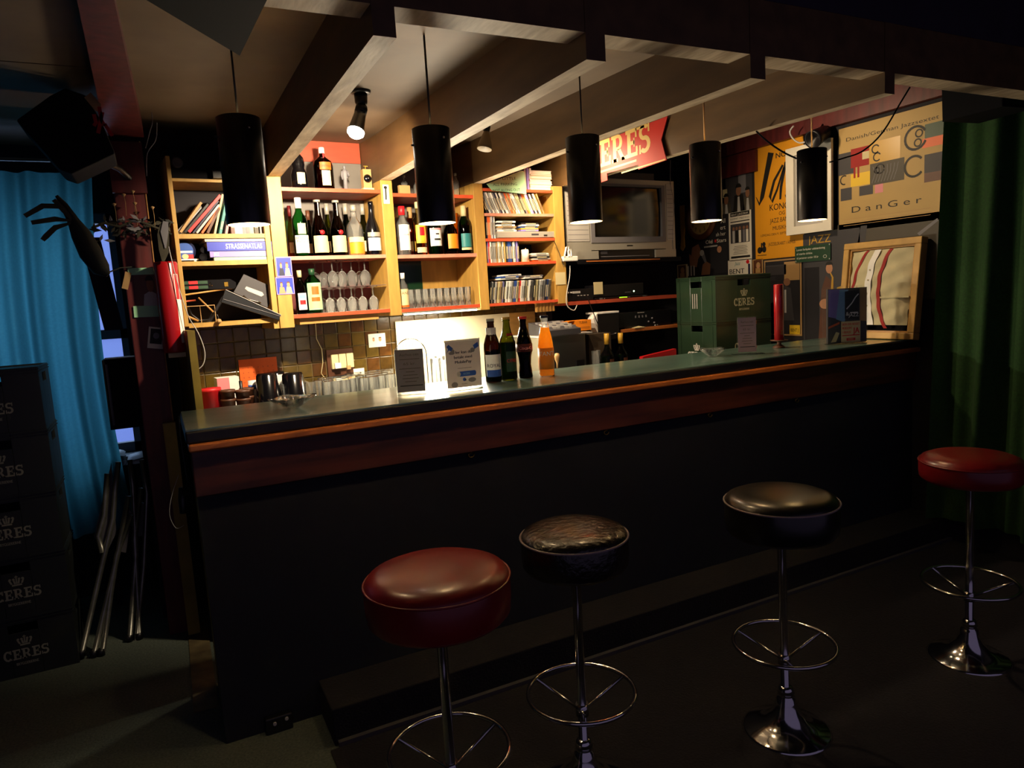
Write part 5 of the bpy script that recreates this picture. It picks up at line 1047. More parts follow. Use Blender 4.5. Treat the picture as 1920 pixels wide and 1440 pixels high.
MB().box(0, w_, 0, .34, 0, h-.008, 'steel').build('cabinet_body', t, bevel=.003); MB().box(-.006, w_+.05, -.006, .34, h-.008, h-.001, 'grey_light').build('top_edge', t); MB().box(.25, w_-.02, -.006, 0, .03, h*.45, 'black').rect(w_*.68, .05, w_*.8, .058, -.0065, 'gold').build('drawer_front', t)
sc_ = bk(1093, 622, -.1)[0]+.056; s1, _ = bk(1137, 640, -.06); MB().box(0, s1-sc_+.02, 0, .2, 0, h-.02, 'wall_brown').build('cabinet', label='olive-brown cupboard behind the two corked wine bottles', cat='cabinet', loc=bw(sc_, -.08, ZW), rotz=TH)
# wine bottles and bits standing lower, just behind the counter
for u, v, wp, d, lb in ((1137, 625, 27, -.14, 'left one of two dark wine bottles with cream foil behind the counter'), (1163, 624, 26, -.12, 'right one of two dark wine bottles with cream foil behind the counter')):
    t = bb(u, v, ZW, d, wp, 'wine_bottle', lb, [(.97, 0), (1, .02), (1, .46), (.85, .56), (.5, .64), (.34, .72), (.32, 1)], 'glass_dgreen', cap=('gold', .76, .36), lab=[('cream', .1, .34, .9), ('brown', .3, .44, .35, 1.03)], liquid=('green_dark', .5), group='wine bottles behind the counter')
for u, v, m, lb in ((1047, 669, 'green', 'small round green stopper behind the orange soda bottle'), (1062, 669, 'tan', 'small tan cork stopper behind the orange soda bottle')):
    s, z = bk(u, v, -.3); MB().lathe([(0, -.05), (.006, -.05), (.006, -.02), (.014, 0), (.016, .02), (.012, .035), (0, .038)], m, 16).lathe([(0, z*0-.1-(z-1.01)), (.02, -.1-(z-1.01)), (.02, -.05), (0, -.05)], 'black', 12).build('bottle_stopper', label=lb, cat='stopper', loc=bw(s, -.21, z-.02), rotz=TH)
s, z = bk(1117, 657, -.1); b = MB(); b.cap = False; b.lathe([(.024, 0), (.03, z-ZW), (.028, z-ZW), (.022, .01)], 'glass_clear', 18); b.build('glass_jar', label='clear glass jar left of the two wine bottles', cat='jar', loc=bw(s, -.1, ZW), rotz=TH)
s0, z1 = bk(1205, 669, -.2); s1, _ = bk(1268, 662, -.2); MB().prism([(0, ZW-z1), (s1-s0, ZW-z1), (s1-s0, .025), (0, .0)], 0, .03, 'bright_red').build('red_tray', label='bright red plastic tray edge behind the counter left of the green crates', cat='tray', loc=bw(s0, -.2, z1), rotz=TH)
s0, z0 = bk(1031, 574, .0); s1, z1 = bk(1075, 572, .0)
t = bthing('slatted_rack', 'small pale slatted wooden rack hanging under the CD shelves', 'rack', bk(1006, 585, .03)[0], .03, 1.345); w_ = bk(1043, 585, .03)[0]-bk(1006, 585, .03)[0]
MB().box(0, w_, 0, .02, .05, .062, 'wood_pale').build('rail', t)
for i in range(6): MB().box(i*w_/6+.003, i*w_/6+.013, 0, .02, 0, .05, 'wood_pale').build('slat', t)
# the enamel sign on the last joist
A = [onx(u, v, 2.24) for u, v in ((1100, 275), (1255, 218), (1243, 262), (1253, 300), (1200, 318), (1200, 309), (1141, 325), (1142, 338), (1100, 352))]
ys, zs = A[0]; t = thing('brewery_sign', 'red enamel sign with yellow lettering and a notched end on the joist', 'sign', (2.232, ys+.09, zs), -PI/2)
P_ = [(ys+.09-y, z-zs) for y, z in A]; P_[0] = (0, P_[0][1]-.005); P_[-1] = (0, P_[-1][1]+.0)
MB().prism([p for p in reversed(P_)], -.003, .002, 'sign_red').build('panel', t)
y0, z0 = P_[1]; tl, bl = P_[0], P_[-1]; wT = P_[1][0]
p = MB(); zt_ = -.005; zb_ = P_[4][1]+.0
b0 = P_[6][1]; hT = .135
xa_, xb_ = ys+.09-onx(1108, 305, 2.24)[0], ys+.09-onx(1223, 262, 2.24)[0]
slab_text(p, 'CERES', (xa_+xb_)/2, b0+.04, .135, -.0036, 'sign_yellow', w=xb_-xa_)
p.rect(0.0, b0+.012, .55, b0+.022, -.0036, 'sign_yellow').rect(.02, .0-.018, .10, -.006, -.0036, 'sign_yellow').rect(.55, -.02, .62, -.008, -.0036, 'sign_yellow').rect(.42, P_[4][1]+.005, P_[3][0]-.01, P_[4][1]+.012, -.0036, 'sign_yellow'); p.build('lettering', t)
MB().box(0, .62, -.0, .012, .012, .018, 'grey_dark').build('hanging_rail', t)

# ================================================================== POSTER WALL
PX = XR-.003
def poster(name, label, tl, br, m, fn=None, thick=.001, off=0., cat='poster'):
    y0, z1 = onx(*tl, PX-off); y1, z0 = onx(*br, PX-off); w_, h = y0-y1, z1-z0
    t = thing(name, label, cat, (PX-off, y0, z0), -PI/2); MB().box(0, w_, 0-thick, 0, 0, h, m).build('sheet', t)
    if fn: b = MB(); fn(b, w_, h, -thick-.0004); b.build('print', t)
    return t, w_, h
def dg(b, w, h, y):
    b.text('Danish/German Jazzsextet', w*.52, h*.865, h*.035, y, 'ink', w=w*.88); b.text('D a n G e r', w*.48, h*.17, h*.06, y, 'ink', w=w*.68)
    R_ = lambda x0, z0, x1, z1, m, k=0: b.rect(w*x0, h*z0, w*x1, h*z1, y-.0002*k, m)
    R_(.02, .33, .98, .80, 'poster_tan'); R_(.0, .55, .17, .76, 'grey_dark', 1); R_(.13, .60, .32, .78, 'shirt_red', 2); R_(.25, .66, .32, .73, 'cream', 3); R_(.16, .50, .18, .62, 'shirt_red', 3); R_(.20, .50, .22, .62, 'shirt_red', 3)
    R_(.32, .60, .62, .80, 'gold', 2); R_(.13, .42, .33, .54, 'yellow', 2); R_(.33, .40, .66, .60, 'ink_soft', 3); R_(.02, .30, .14, .42, 'grey_dark', 2); R_(.22, .32, .36, .41, 'grey_dark', 2); R_(.84, .72, 1, .84, 'green_dark', 2); R_(.82, .64, 1, .72, 'orange', 2); R_(.84, .42, 1, .58, 'grey_dark', 2); R_(.84, .34, 1, .42, 'brown', 2); R_(.38, .32, .46, .4, 'pink', 2)
    for cx, cz, r, a0, a1 in ((.76, .745, .095, .5, 5.9), (.79, .78, .03, 0, 6.28), (.78, .70, .03, 0, 6.28), (.75, .50, .085, .7, 5.6), (.385, .73, .035, .5, 5.5), (.40, .655, .035, .5, 5.5), (.43, .54, .04, 0, 6), (.40, .53, .025, 0, 6.2), (.06, .5, .04, 1, 5)):
        n = 18; b.ribbon([(w*cx+w*r*math.cos(a0+(a1-a0)*i/n), h*cz+w*r*math.sin(a0+(a1-a0)*i/n)) for i in range(n+1)], w*.012 if r < .05 else w*.02, y-.001, 'ink')
    for i in range(8): b.ribbon([(w*(.35+.03*i), h*.42), (w*(.38+.03*i), h*.5), (w*(.36+.035*i), h*.57)], w*.005, y-.001, 'grey')
    for i in range(3): b.rect(w*.05, h*(.05+.03*i), w*.9, h*(.054+.03*i), y, 'tan')
poster('poster', 'large tan jazz sextet poster with coloured collage at the right end of the wall', (1573, 243), (1767, 411), 'poster_tan', dg)
def oj(b, w, h, y):
    b.text('NOR', w*.46, h*.87, h*.045, y, 'ink', 'l', w=w*.3, bold=.001)
    K = lambda pts, ws: b.ribbon([(w*p, h*q) for p, q in pts], [w*x for x in ws], y-.0003, 'ink')
    K([(.36, .93), (.26, .75), (.16, .56), (.10, .50), (.03, .57)], (.12, .10, .085, .05, .01)); K([(.60, .80), (.42, .68), (.33, .55), (.37, .50), (.48, .60), (.62, .78)], (.04, .05, .055, .05, .04, .03)); K([(.66, .82), (.56, .62), (.54, .51)], (.05, .055, .04))
    K([(.66, .76), (.98, .80)], (.03, .05)); K([(.98, .80), (.76, .62), (.66, .52)], (.05, .03, .04)); K([(.64, .53), (.9, .56)], (.04, .03)); K([(1.0, .78), (1.2, .81)], (.04, .05))
    b.text('KONCERT', w*.32, h*.425, h*.055, y, 'ink', 'l', w=w*.62, bold=.0005).text('OG', w*.57, h*.375, h*.032, y, 'ink').text('JAZZ BAND BALL', w*.32, h*.315, h*.04, y, 'ink', 'l', w=w*.64).text('MUSIKHUSET', w*.38, h*.25, h*.035, y, 'ink', 'l', w=w*.5).text('LØRDAG DEN 9. SEPTEMBER KL. 20', w*.12, h*.205, h*.02, y, 'ink', 'l', w=w*.82).text('JAZZSELSKABET I ÅRHUS', w*.28, h*.115, h*.028, y, 'ink', 'l', w=w*.55)
    b.rect(w*.12, h*.07, w*.15, h*.15, y, 'ink').ell(w*.09, h*.085, w*.05, h*.03, y, 'ink', 14).ell(w*.19, h*.09, w*.045, h*.03, y, 'ink', 14).ell(w*.185, h*.135, w*.035, h*.022, y, 'ink', 14).rect(w*.04, h*.035, w*.24, h*.04, y, 'ink')
poster('poster', 'orange concert poster with big black brush lettering', (1414, 280), (1508, 479), 'poster_orange', oj)
t, w_, h = poster('framed_picture', 'white-framed picture hanging behind the rightmost pendant lamp', (1479, 281), (1565, 431), 'black_matte', None, .012, .02, 'picture frame')
b = MB()
for (a0, b0, a1, b1) in ((0, 0, w_, .05), (0, h-.05, w_, h), (0, .05, .06, h-.05), (w_-.06, .05, w_, h-.05)): b.box(a0, a1, -.03, -.012, b0, b1, 'paper')
b.build('frame', t); MB().rect(.06, .05, w_-.06, h-.05, -.0135, 'grey_light').build('picture', t)
def bandphoto(b, w, h, y):
    b.rect(0, h*.62, w, h, y, 'grey_dark').rect(w*.02, h*.7, w*.98, h*.72, y-.0003, 'grey').rect(w*.55, h*.7, w*.95, h*.95, y-.0003, 'shirt_red').rect(w*.55, h*.3, w*.8, h*.75, y-.0002, 'grey')
    for cx, cz, k, m in ((.55, .45, 1., 'ink'), (.85, .36, .8, 'ink_soft'), (.12, .3, .9, 'ink_soft')):
        b.flat([(w*(cx-.2*k), 0), (w*(cx+.2*k), 0), (w*(cx+.15*k), h*cz*.62), (w*(cx-.14*k), h*cz*.62)], y-.0006, m); b.flat([(w*(cx-.05), 0), (w*(cx+.06), 0), (w*(cx+.03), h*cz*.55), (w*(cx-.03), h*cz*.55)], y-.0008, 'grey_light'); b.ell(w*cx, h*cz*.78, w*.085*k, h*.09*k, y-.0009, 'skin_dim', 14); b.ell(w*cx, h*(cz*.78+.05), w*.10*k, h*.07*k, y-.0011, 'ink', 14, 0, PI)
    b.rect(0, h*.28, w*.16, h*.42, y-.001, 'cream')
poster('poster', 'dark photograph poster of a band behind the fourth pendant lamp', (1354, 292), (1411, 392), 'grey_dark', bandphoto)
def summit(b, w, h, y):
    b.rect(w*.08, h*.88, w*.93, h*.96, y, 'ink').text('BENT J JAZZBAR', w*.5, h*.90, h*.035, y-.0004, 'paper', w=w*.75).text('SUMMIT MEETING', w*.5, h*.82, h*.03, y, 'ink', w=w*.84).rect(w*.08, h*.765, w*.93, h*.785, y, 'ink').rect(w*.08, h*.35, w*.92, h*.73, y, 'grey_dark')
    for cx, m in ((.22, 'grey_light'), (.36, 'ink'), (.5, 'paper'), (.68, 'grey'), (.82, 'paper')): b.rect(w*(cx-.05), h*.36, w*(cx+.05), h*.6, y-.0004, m).ell(w*cx, h*.64, w*.05, h*.035, y-.0005, 'skin_dim', 10)
    for i in range(6): b.rect(w*(.18+.03*(i % 3)), h*(.13+.03*i), w*(.82-.03*(i % 2)), h*(.138+.03*i), y, 'ink_soft')
    b.rect(w*.08, h*.05, w*.93, h*.09, y, 'ink')
poster('poster', 'white poster with black headline bar and small group photo', (1366, 397), (1410, 486), 'paper', summit)
def bentj(b, w, h, y): b.text('Jazz', w*.4, h*.68, h*.2, y, 'teal', shear=.3).text('BENT', w*.38, h*.16, h*.30, y, 'ink', w=w*.62, bold=.001).text('J', w*.85, h*.12, h*.6, y, 'navy', w=w*.15, bold=.002).ell(w*.84, h*.83, w*.07, h*.12, y-.0003, 'bright_red', 14)
poster('poster', 'small white jazz bar sign with red dot above the J', (1365, 489), (1410, 516), 'paper', bentj)
def saint(b, w, h, y): b.rect(w*.1, h*.06, w*.9, h*.94, y, 'brown').ell(w*.55, h*.58, w*.2, h*.22, y-.0003, 'tan', 14).ell(w*.55, h*.5, w*.12, h*.14, y-.0005, 'skin', 12).rect(w*.3, h*.08, w*.75, h*.4, y-.0004, 'tan')
poster('poster', 'small brown portrait card right of the white jazz bar sign', (1411, 487), (1431, 513), 'tan', saint)
def singer(b, w, h, y):
    b.text('All', w*.98, h*.47, h*.04, y, 'paper', 'r').text('ert', w*.98, h*.41, h*.04, y, 'paper', 'r').text('ah her', w*.98, h*.355, h*.035, y, 'paper', 'r').text('Old   Stars', w*.99, h*.295, h*.035, y, 'paper', 'r', w=w*.45, bold=.0005).rect(w*.74, h*.30, w*.78, h*.325, y, 'bright_red').rect(w*.5, h*.26, w*.8, h*.275, y, 'grey_light')
    b.flat([(w*.0, 0), (w*.42, 0), (w*.34, h*.12), (w*.2, h*.16), (w*.05, h*.13)], y, 'ink'); b.flat([(w*.16, h*.10), (w*.32, h*.08), (w*.36, h*.16), (w*.42, h*.2), (w*.42, h*.25), (w*.36, h*.32), (w*.22, h*.33), (w*.14, h*.24)], y-.0002, 'skin_dim'); b.flat([(w*.10, h*.24), (w*.2, h*.2), (w*.22, h*.28), (w*.4, h*.31), (w*.36, h*.35), (w*.2, h*.36), (w*.1, h*.32)], y-.0004, 'ink')
    b.flat([(w*.42, h*.0), (w*.62, h*.0), (w*.64, h*.10), (w*.54, h*.13), (w*.46, h*.1)], y-.0003, 'skin_dim').flat([(w*.44, h*.18), (w*.52, h*.11), (w*.55, h*.13), (w*.5, h*.22)], y-.0005, 'grey').ell(w*.45, h*.215, w*.05, h*.03, y-.0006, 'grey_light', 12).ell(w*.84, h*.23, w*.05, h*.032, y-.0003, 'skin', 12)
    for i in range(3): b.rect(w*(.1+.07*i), h*.0, w*(.13+.07*i), h*.1, y-.0003, 'grey_light')
poster('poster', 'dark poster of a singer with a microphone below the round clock', (1277, 330), (1364, 512), 'wall_dark', singer)
def sax(b, w, h, y):
    b.rect(0, 0, w, h, y, 'grey_dark').rect(w*.02, h*.0, w*.3, h*.7, y-.0001, 'wall_dark').text('JAZZ', w*.30, h*.91, h*.07, y-.0003, 'gold', w=w*.42)
    b.flat([(w*.28, h*.05), (w*.62, h*.05), (w*.56, h*.55), (w*.42, h*.62), (w*.34, h*.5)], y-.0002, 'brown').ell(w*.48, h*.68, w*.06, h*.045, y-.0004, 'skin', 14).ell(w*.48, h*.71, w*.065, h*.03, y-.0005, 'ink', 12, 0, PI)
    b.ribbon([(w*.5, h*.64), (w*.54, h*.6), (w*.52, h*.4), (w*.54, h*.2), (w*.62, h*.12), (w*.70, h*.18), (w*.74, h*.4), (w*.68, h*.52)], [w*.02, w*.03, w*.05, w*.07, w*.08, w*.09, w*.1, w*.14], y-.0006, 'gold').ell(w*.40, h*.37, w*.1, h*.045, y-.0008, 'skin', 14).ell(w*.52, h*.22, w*.08, h*.04, y-.0008, 'skin', 14)
poster('poster', 'grey jazz poster with a saxophone player behind the flyer box', (1506, 440), (1612, 650), 'grey_dark', sax)
def law(b, w, h, y):
    for i, s in enumerate(('Loven forbyder udskænkning', 'af stærke drikke', 'til personer under 18 år')): b.text(s, w*.05, h*(.72-.26*i), h*.13, y, 'paper', 'l', w=w*(.8, .45, .62)[i])
    b.ell(w*.85, h*.24, w*.05, h*.1, y, 'paper', 12).ell(w*.85, h*.24, w*.04, h*.08, y-.0003, 'green_dark', 12)
    for x_ in (.03, .97):
        for z_ in (.07, .93): b.ell(w*x_, h*z_, w*.012, h*.045, y-.0003, 'grey_light', 8)
poster('notice', 'small green notice with white lettering under the orange poster', (1491, 463), (1558, 487), 'green_dark', law, .003, .006, 'sign')
def low(b, w, h, y):
    b.rect(w*.03, h*.02, w*.96, h*.98, y, 'wall_dark').rect(w*.05, h*.80, w*.6, h*.93, y-.0003, 'grey_dark').rect(w*.55, h*.72, w*.95, h*.96, y-.0003, 'tan')
    b.flat([(w*.45, h*.2), (w*.8, h*.2), (w*.72, h*.62), (w*.55, h*.66)], y-.0005, 'grey_dark').ell(w*.62, h*.70, w*.09, h*.05, y-.0006, 'skin_dim', 12).rect(w*.55, h*.3, w*.6, h*.6, y-.0007, 'grey_light').rect(w*.68, h*.02, w*.95, h*.14, y-.0007, 'yellow').text('BENT J', w*.81, h*.055, h*.04, y-.001, 'ink', w=w*.2)
poster('poster', 'dark poster with pale border behind the red candle', (1433, 489), (1504, 630), 'tan', low)
poster('poster', 'plain grey paper on the wall above the framed shirt', (1558, 424), (1765, 560), 'ink_soft', lambda b, w, h, y: b.flat([(w*.8, h*.78), (w*.96, h*.93), (w*.97, h*.9), (w*.82, h*.75)], y, 'grey').flat([(w*.2, h*.3), (w*.3, h*.95), (w*.36, h*.95), (w*.3, h*.3)], y, 'grey_dark'))
poster('picture', 'tiny brown print in cream frame propped behind the upper green crate', (1271, 497), (1290, 521), 'cream', saint, .008, .0, 'picture')
# clock, gilded carved strip, black wall spotlight
yc, zc_ = onx(1315, 409, PX); yr, _ = onx(1287, 409, PX); rr = (yr-yc); t = thing('wall_clock', 'round wall clock with cream dial partly hidden by the fourth pendant lamp', 'clock', (PX-.004, yc, zc_), -PI/2)
rx = Matrix.Rotation(PI/2, 3, 'X')
MB().lathe([(rr*.72, 0), (rr*.72, .012), (rr*.8, .026), (rr*.88, .018), (rr*.93, .022), (rr, .006), (rr, 0)], 'brown', 40, (0, 0, 0), rx).build('rim', t); MB().lathe([(0, .010), (rr*.74, .010)], 'poster_tan', 36, (0, 0, 0), rx).build('dial', t)
b = MB()
for i in range(12): a_ = PI/2-2*PI*(i+1)/12; b.text(str(i+1), rr*.56*math.cos(a_), rr*.56*math.sin(a_)-rr*.08, rr*.17, -.0108, 'ink')
b.build('numerals', t); MB().box(-.002, .002, -.013, -.012, -.01, rr*.4, 'ink').build('hour_hand', t); MB().box(-.01, rr*.55, -.015, -.014, -.0015, .0015, 'ink').build('minute_hand', t)
y0, z0 = onx(1287, 470, PX); y1, z1 = onx(1278, 386, PX); h = z1-z0
MB().prism([(0, .02), (.02, 0), (.045, .03), (.04, h*.3), (.05, h*.45), (.05, h), (0.005, h), (.008, h*.5), (.012, h*.3)], -.012, 0, 'gold').build('carved_strip', label='narrow gilded wooden strip on the dark wall left of the clock', cat='ornament', loc=(PX-.004, y1+.01, z0), rotz=-PI/2)
yc, zc_ = onx(1535, 255, PX-.1); t = thing('wall_spotlight', 'unlit black spotlight above the white-framed picture', 'lamp', (PX-.1, yc, zc_))
MB().lathe([(0, -.06), (.04, -.06), (.05, .03), (.054, .06), (.045, .055), (0, .02)], 'black', 24, (0, 0, 0), Matrix.Rotation(-2.0, 3, 'Y')).build('lamp_head', t); MB().tube([(.02, .02, .03), (.06, .02, .07), (.1, .02, .07)], .008, 'black', 8).build('arm', t)
cable([(1488, 236), (1481, 247), (1487, 260), (1500, 268), (1514, 264)], .005, 'grey_light', 'pale cable looping down to the black wall spotlight', fn=lambda u, v: (PX-.14, *onx(u, v, PX-.14)))
fy = lambda u, v: (lambda q: (q[0], PY+.02, q[1]))(ony(u, v, PY+.02))
cable([(1418, 246), (1440, 266), (1468, 285), (1493, 297)], .0035, 'black', 'black cable hanging between the joist and the rightmost pendant lamp', fn=fy)
cable([(1556, 304), (1580, 297), (1618, 283), (1655, 248), (1690, 190), (1706, 164)], .0035, 'black', 'black cable hanging from the rightmost pendant lamp up to the canopy end', fn=fy)
# right side: curtain and loudspeaker
def drape(name, label, fpos, n, z0, z1, m, nz=24, amp=.03, k=9., seed=1, flare=0.):
    rn = random.Random(seed); ph = [rn.uniform(0, 6) for _ in range(6)]; vs = []
    for j in range(nz+1):
        z = z0+(z1-z0)*j/nz; g = 1-j/nz
        for i in range(n+1):
            t_ = i/n; w_ = math.sin(2*PI*k*t_+ph[0]+.6*math.sin(3*t_*PI+ph[1]))*.6+.4*math.sin(2*PI*k*1.7*t_+ph[2]+.8*g)
            x, y, nx, ny = fpos(t_, g); o = amp*w_*(.6+.6*g); vs.append((x+nx*o, y+ny*o, z))
    b = MB(); b.add(vs, [(j*(n+1)+i, j*(n+1)+i+1, (j+1)*(n+1)+i+1, (j+1)*(n+1)+i) for j in range(nz) for i in range(n)], m, True)
    return b.build(name, label=label, cat='curtain')
drape('curtain', 'dark green curtain hanging at the right end of the bar', lambda t_, g: (3.60+.03*math.sin(5*t_)-.03*g, 2.215-1.0*t_+.05*g, -1, 0), 200, .15, 2.5, 'curtain_green', amp=.06, k=4.6, seed=4)
s_ = thing('loudspeaker', 'black loudspeaker hanging over the green curtain', 'loudspeaker', (3.285, 1.80, 2.12), -.10)
MB().hexa([(0, 0, 0), (.20, 0, 0), (.22, .26, 0), (-.02, .26, 0)], [(-.02, 0, .36), (.21, 0, .36), (.23, .26, .36), (-.04, .26, .36)], 'black_matte').build('cabinet', s_, bevel=.004); MB().box(.01, .19, -.006, 0, .01, .35, 'black').build('grille', s_)

# ================================================================== LEFT SIDE
# hanging loudspeaker at the top left
t = thing('loudspeaker', 'big black loudspeaker hanging at the top left before the canopy', 'loudspeaker', (.205, 1.525, 1.95))
MB().hexa([(-.29, -.395, 0), (.018, -.42, 0), (0, 0, 0), (0, .0001, 0)][:0] or [(0, 0, 0), (-.31, -.42, 0), (-.12, -.60, 0), (.022, -.45, 0)], [(0.0, 0, .55), (-.31, -.42, .55), (-.12, -.60, .55), (.022, -.45, .55)], 'black_matte').build('cabinet', t, bevel=.006)
# tilted loudspeaker on the post with ribbon and card
yq = 2.95; q = [ony(u, v, yq) for u, v in ((30, 225), (95, 178), (122, 165), (160, 178), (190, 226), (216, 288), (165, 312), (135, 326), (112, 318))]
cx, cz_ = q[6]; t = thing('loudspeaker', 'tilted black loudspeaker mounted on the red post before the blue curtain', 'loudspeaker', (cx, yq, cz_))
MB().prism([(p[0]-cx, p[1]-cz_) for p in reversed(q)], 0, .22, 'black_matte').build('cabinet', t, bevel=.006); MB().tube([(.02, .1, .05), (.09, .3, .05), (.12, .5, .05)], .012, 'black', 8).build('bracket', t)
q = [ony(u, v, yq-.01) for u, v in ((158, 183), (170, 174), (190, 196), (186, 212), (176, 205))]; x0, z0 = q[0]; MB().prism([(p[0]-x0, p[1]-z0) for p in reversed(q)], -.001, 0, 'tan').build('paper_card', label='cream card tucked behind the tilted loudspeaker', cat='card', loc=(x0, yq-.012, z0))
b = MB(); q = lambda u, v: (lambda p: (p[0], yq-.02, p[1]))(ony(u, v, yq-.02))
for ln in (((186, 200), (190, 225), (196, 236)), ((192, 210), (186, 240), (184, 250)), ((196, 232), (206, 248), (211, 255)), ((176, 214), (180, 230), (176, 236))):
    pts = [q(*p) for p in ln]; b.ribbon([(p[0], p[2]) for p in pts], .012, 0, 'paint_red')
x0 = q(190, 225); b.xf(Matrix.Translation((0, x0[1], 0))); b.build('red_ribbon', label='red ribbon bow hanging beside the tilted loudspeaker', cat='ribbon')
# blue curtain on its rail
def fl(t_, g):
    x = -1.45+t_*(1.26-.05*math.sin(g*3)); return (x, 3.92, 0, -1)
drape('curtain', 'teal curtain glowing with daylight at the left window', fl, 220, .42, 2.14, 'curtain_teal', amp=.055, k=9, seed=2)
r = thing('curtain_rail', 'metal curtain rail above the teal curtain', 'curtain rail', (-1.6, 3.9, 2.19)); MB().tube([(0, 0, 0), (1.5, 0, 0)], .008, 'steel', 8).build('rail', r)
for x in (.95, 1.02): MB().lathe([(.012, -.01), (.014, 0), (.012, .01)], 'chrome', 12, (x, 0, 0), Matrix.Rotation(PI/2, 3, 'Y')).build('rail_ring', r)
x0, z0 = ony(208, 806, 3.6); x1, z1 = ony(282, 668, 3.6)
t = thing('dark_cabinet', 'dark hanging cabinet behind the red post before the window', 'cabinet', (x0, 3.59, z0)); MB().box(0, x1-x0+.05, 0, .10, 0, z1-z0, 'black_matte').build('cabinet_body', t, bevel=.003); MB().box(.01, .02, -.004, 0, .02, z1-z0-.02, 'black').build('door_edge', t)
MB().box(-.06, .08, 0, .08, 0, .004, 'paper').build('paper_stack', label='pale papers lying on the dark cabinet behind the red post', cat='paper', loc=(x0+.07, 3.60, z1+.002))
x0, z0 = ony(196, 620, 3.72); MB().hexa([(0, 0, 0), (.075, 0, 0), (.075, .06, 0), (0, .06, 0)], [(-.05, 0, .42), (.028, 0, .42), (.028, .06, .42), (-.05, .06, .42)], 'wall_dark').build('window_board', label='dark board standing between the teal curtain and the red post', cat='board', loc=(x0, 3.72, z0))
# sill table with folded clothes
t = thing('table', 'small dark table under the window behind the folded chairs', 'table', (-.34, 3.99, 0)); MB().box(0, .20, 0, .15, .70, .72, 'wall_dark').build('table_top', t)
for x, y in ((.01, .01), (.17, .01), (.01, .12), (.17, .12)): MB().box(x, x+.02, y, y+.02, 0, .70, 'wall_dark').build('leg', t)
rn = random.Random(5)
for i in range(5):
    x, z = -.30+.09*(i % 2)+rn.uniform(-.01, .01), .721+.024*(i//2); b = MB(); n = 8
    vs = [(.085*u/n-.0, (.14*v/n), .02*(math.sin(PI*u/n)**.4)*(math.sin(PI*v/n)**.4)+.003*math.sin(7*u+i)) for v in range(n+1) for u in range(n+1)]; b.add(vs, [(v*(n+1)+u, v*(n+1)+u+1, (v+1)*(n+1)+u+1, (v+1)*(n+1)+u) for v in range(n) for u in range(n)], ('grey_light', 'white', 'grey')[i % 3], True)
    b.build('folded_cloth', label='%s folded cloth on the table at the window, %s' % (('pale grey', 'white', 'grey')[i % 3], ('lowest on the left', 'lowest on the right', 'second on the left', 'second on the right', 'topmost')[i]), cat='cloth', group='folded cloths at the window', loc=(x, 3.99, z))
# folded metal chairs leaning together
def pl(u, v, y0=3.46, k=.16):
    n = np.array([0, 1, -k]); o = np.array([0, y0, 0]); r_ = ray(u, v); return tuple(float(x) for x in CP+r_*((o-CP).dot(n)/r_.dot(n)))
def fchair(label, y0, tubes, feet, seat):
    f0 = pl(*tubes[0][-1], y0); t = thing('folding_chair', label, 'folding chair', (f0[0], f0[1], 0), group='folded metal chairs left of the bar'); T = lambda p: tuple(a_-b_ for a_, b_ in zip(pl(*p, y0), (f0[0], f0[1], 0)))
    for tb in tubes: MB().tube([T(p) for p in tb], .0115, 'tube_metal', 10).build('leg', t)
    for p in feet: q_ = T(p); MB().lathe([(.015, -.0), (.015, .03), (.0, .03)], 'black', 12, (q_[0], q_[1], max(0, q_[2]-.01))).build('rubber_foot', t)
    q_ = [T(p) for p in seat]; MB().add([(a_, b_+.012, c_) for a_, b_, c_ in q_]+[(a_, b_+.03, c_) for a_, b_, c_ in q_], [(3, 2, 1, 0), (4, 5, 6, 7), (0, 1, 5, 4), (1, 2, 6, 5), (2, 3, 7, 6), (3, 0, 4, 7)], 'grey_dark').build('seat', t)
fchair('folded metal chair leaning at the left, with the most slanted legs', 3.45, [((222, 866), (216, 920), (212, 972), (191, 1060), (153, 1227)), ((201, 888), (198, 930), (196, 965), (184, 1005), (192, 1036))], [(153, 1227)], [(176, 1008), (196, 1046), (218, 1000), (208, 870)])
fchair('folded metal chair in the middle of the leaning group', 3.44, [((241, 930), (222, 1033), (200, 1127), (176, 1228)), ((246, 965), (219, 1040), (209, 1104), (191, 1233))], [(176, 1228), (191, 1233)], [(222, 1035), (236, 1038), (247, 965), (237, 945)])
fchair('folded metal chair leaning at the right beside the red post', 3.52, [((264, 915), (252, 1010), (257, 1100), (262, 1203)), ((243, 862), (249, 910), (255, 1040), (243, 1204)), ((266, 862), (276, 925), (270, 1060), (256, 1203))], [(262, 1203), (243, 1204)], [(250, 1008), (268, 1006), (270, 945), (258, 942)])
# things pinned on the post
def pin(name, label, u0, v0, u1, v1, m, fn=None, y=3.478, rot=0.):
    x0, z1 = ony(u0, v0, y); x1, z0 = ony(u1, v1, y); w_, h = x1-x0, z1-z0; b = MB().box(0, w_, -.0008, 0, 0, h, m)
    if fn: fn(b, w_, h)
    o = b.build(name, label=label, cat='photo' if 'photo' in name else 'tape', loc=(x0, y, z0)); o.rotation_euler = (0, rot, 0); return o
def man(b, w, h): b.rect(.02*w, .02*h, .98*w, .98*h, -.001, 'brown'); b.flat([(.3*w, 0.02*h), (.98*w, .02*h), (.98*w, .4*h), (.7*w, .5*h), (.4*w, .4*h)], -.0014, 'grey_light'); b.ell(.72*w, .66*h, .17*w, .2*h, -.0018, 'skin_dim', 16); b.ell(.7*w, .78*h, .19*w, .14*h, -.0022, 'ink', 14, 0, PI)
pin('photo', 'portrait photo of a man in a white shirt taped on the red post', 249, 512, 298, 578, 'brown', man, 3.476)
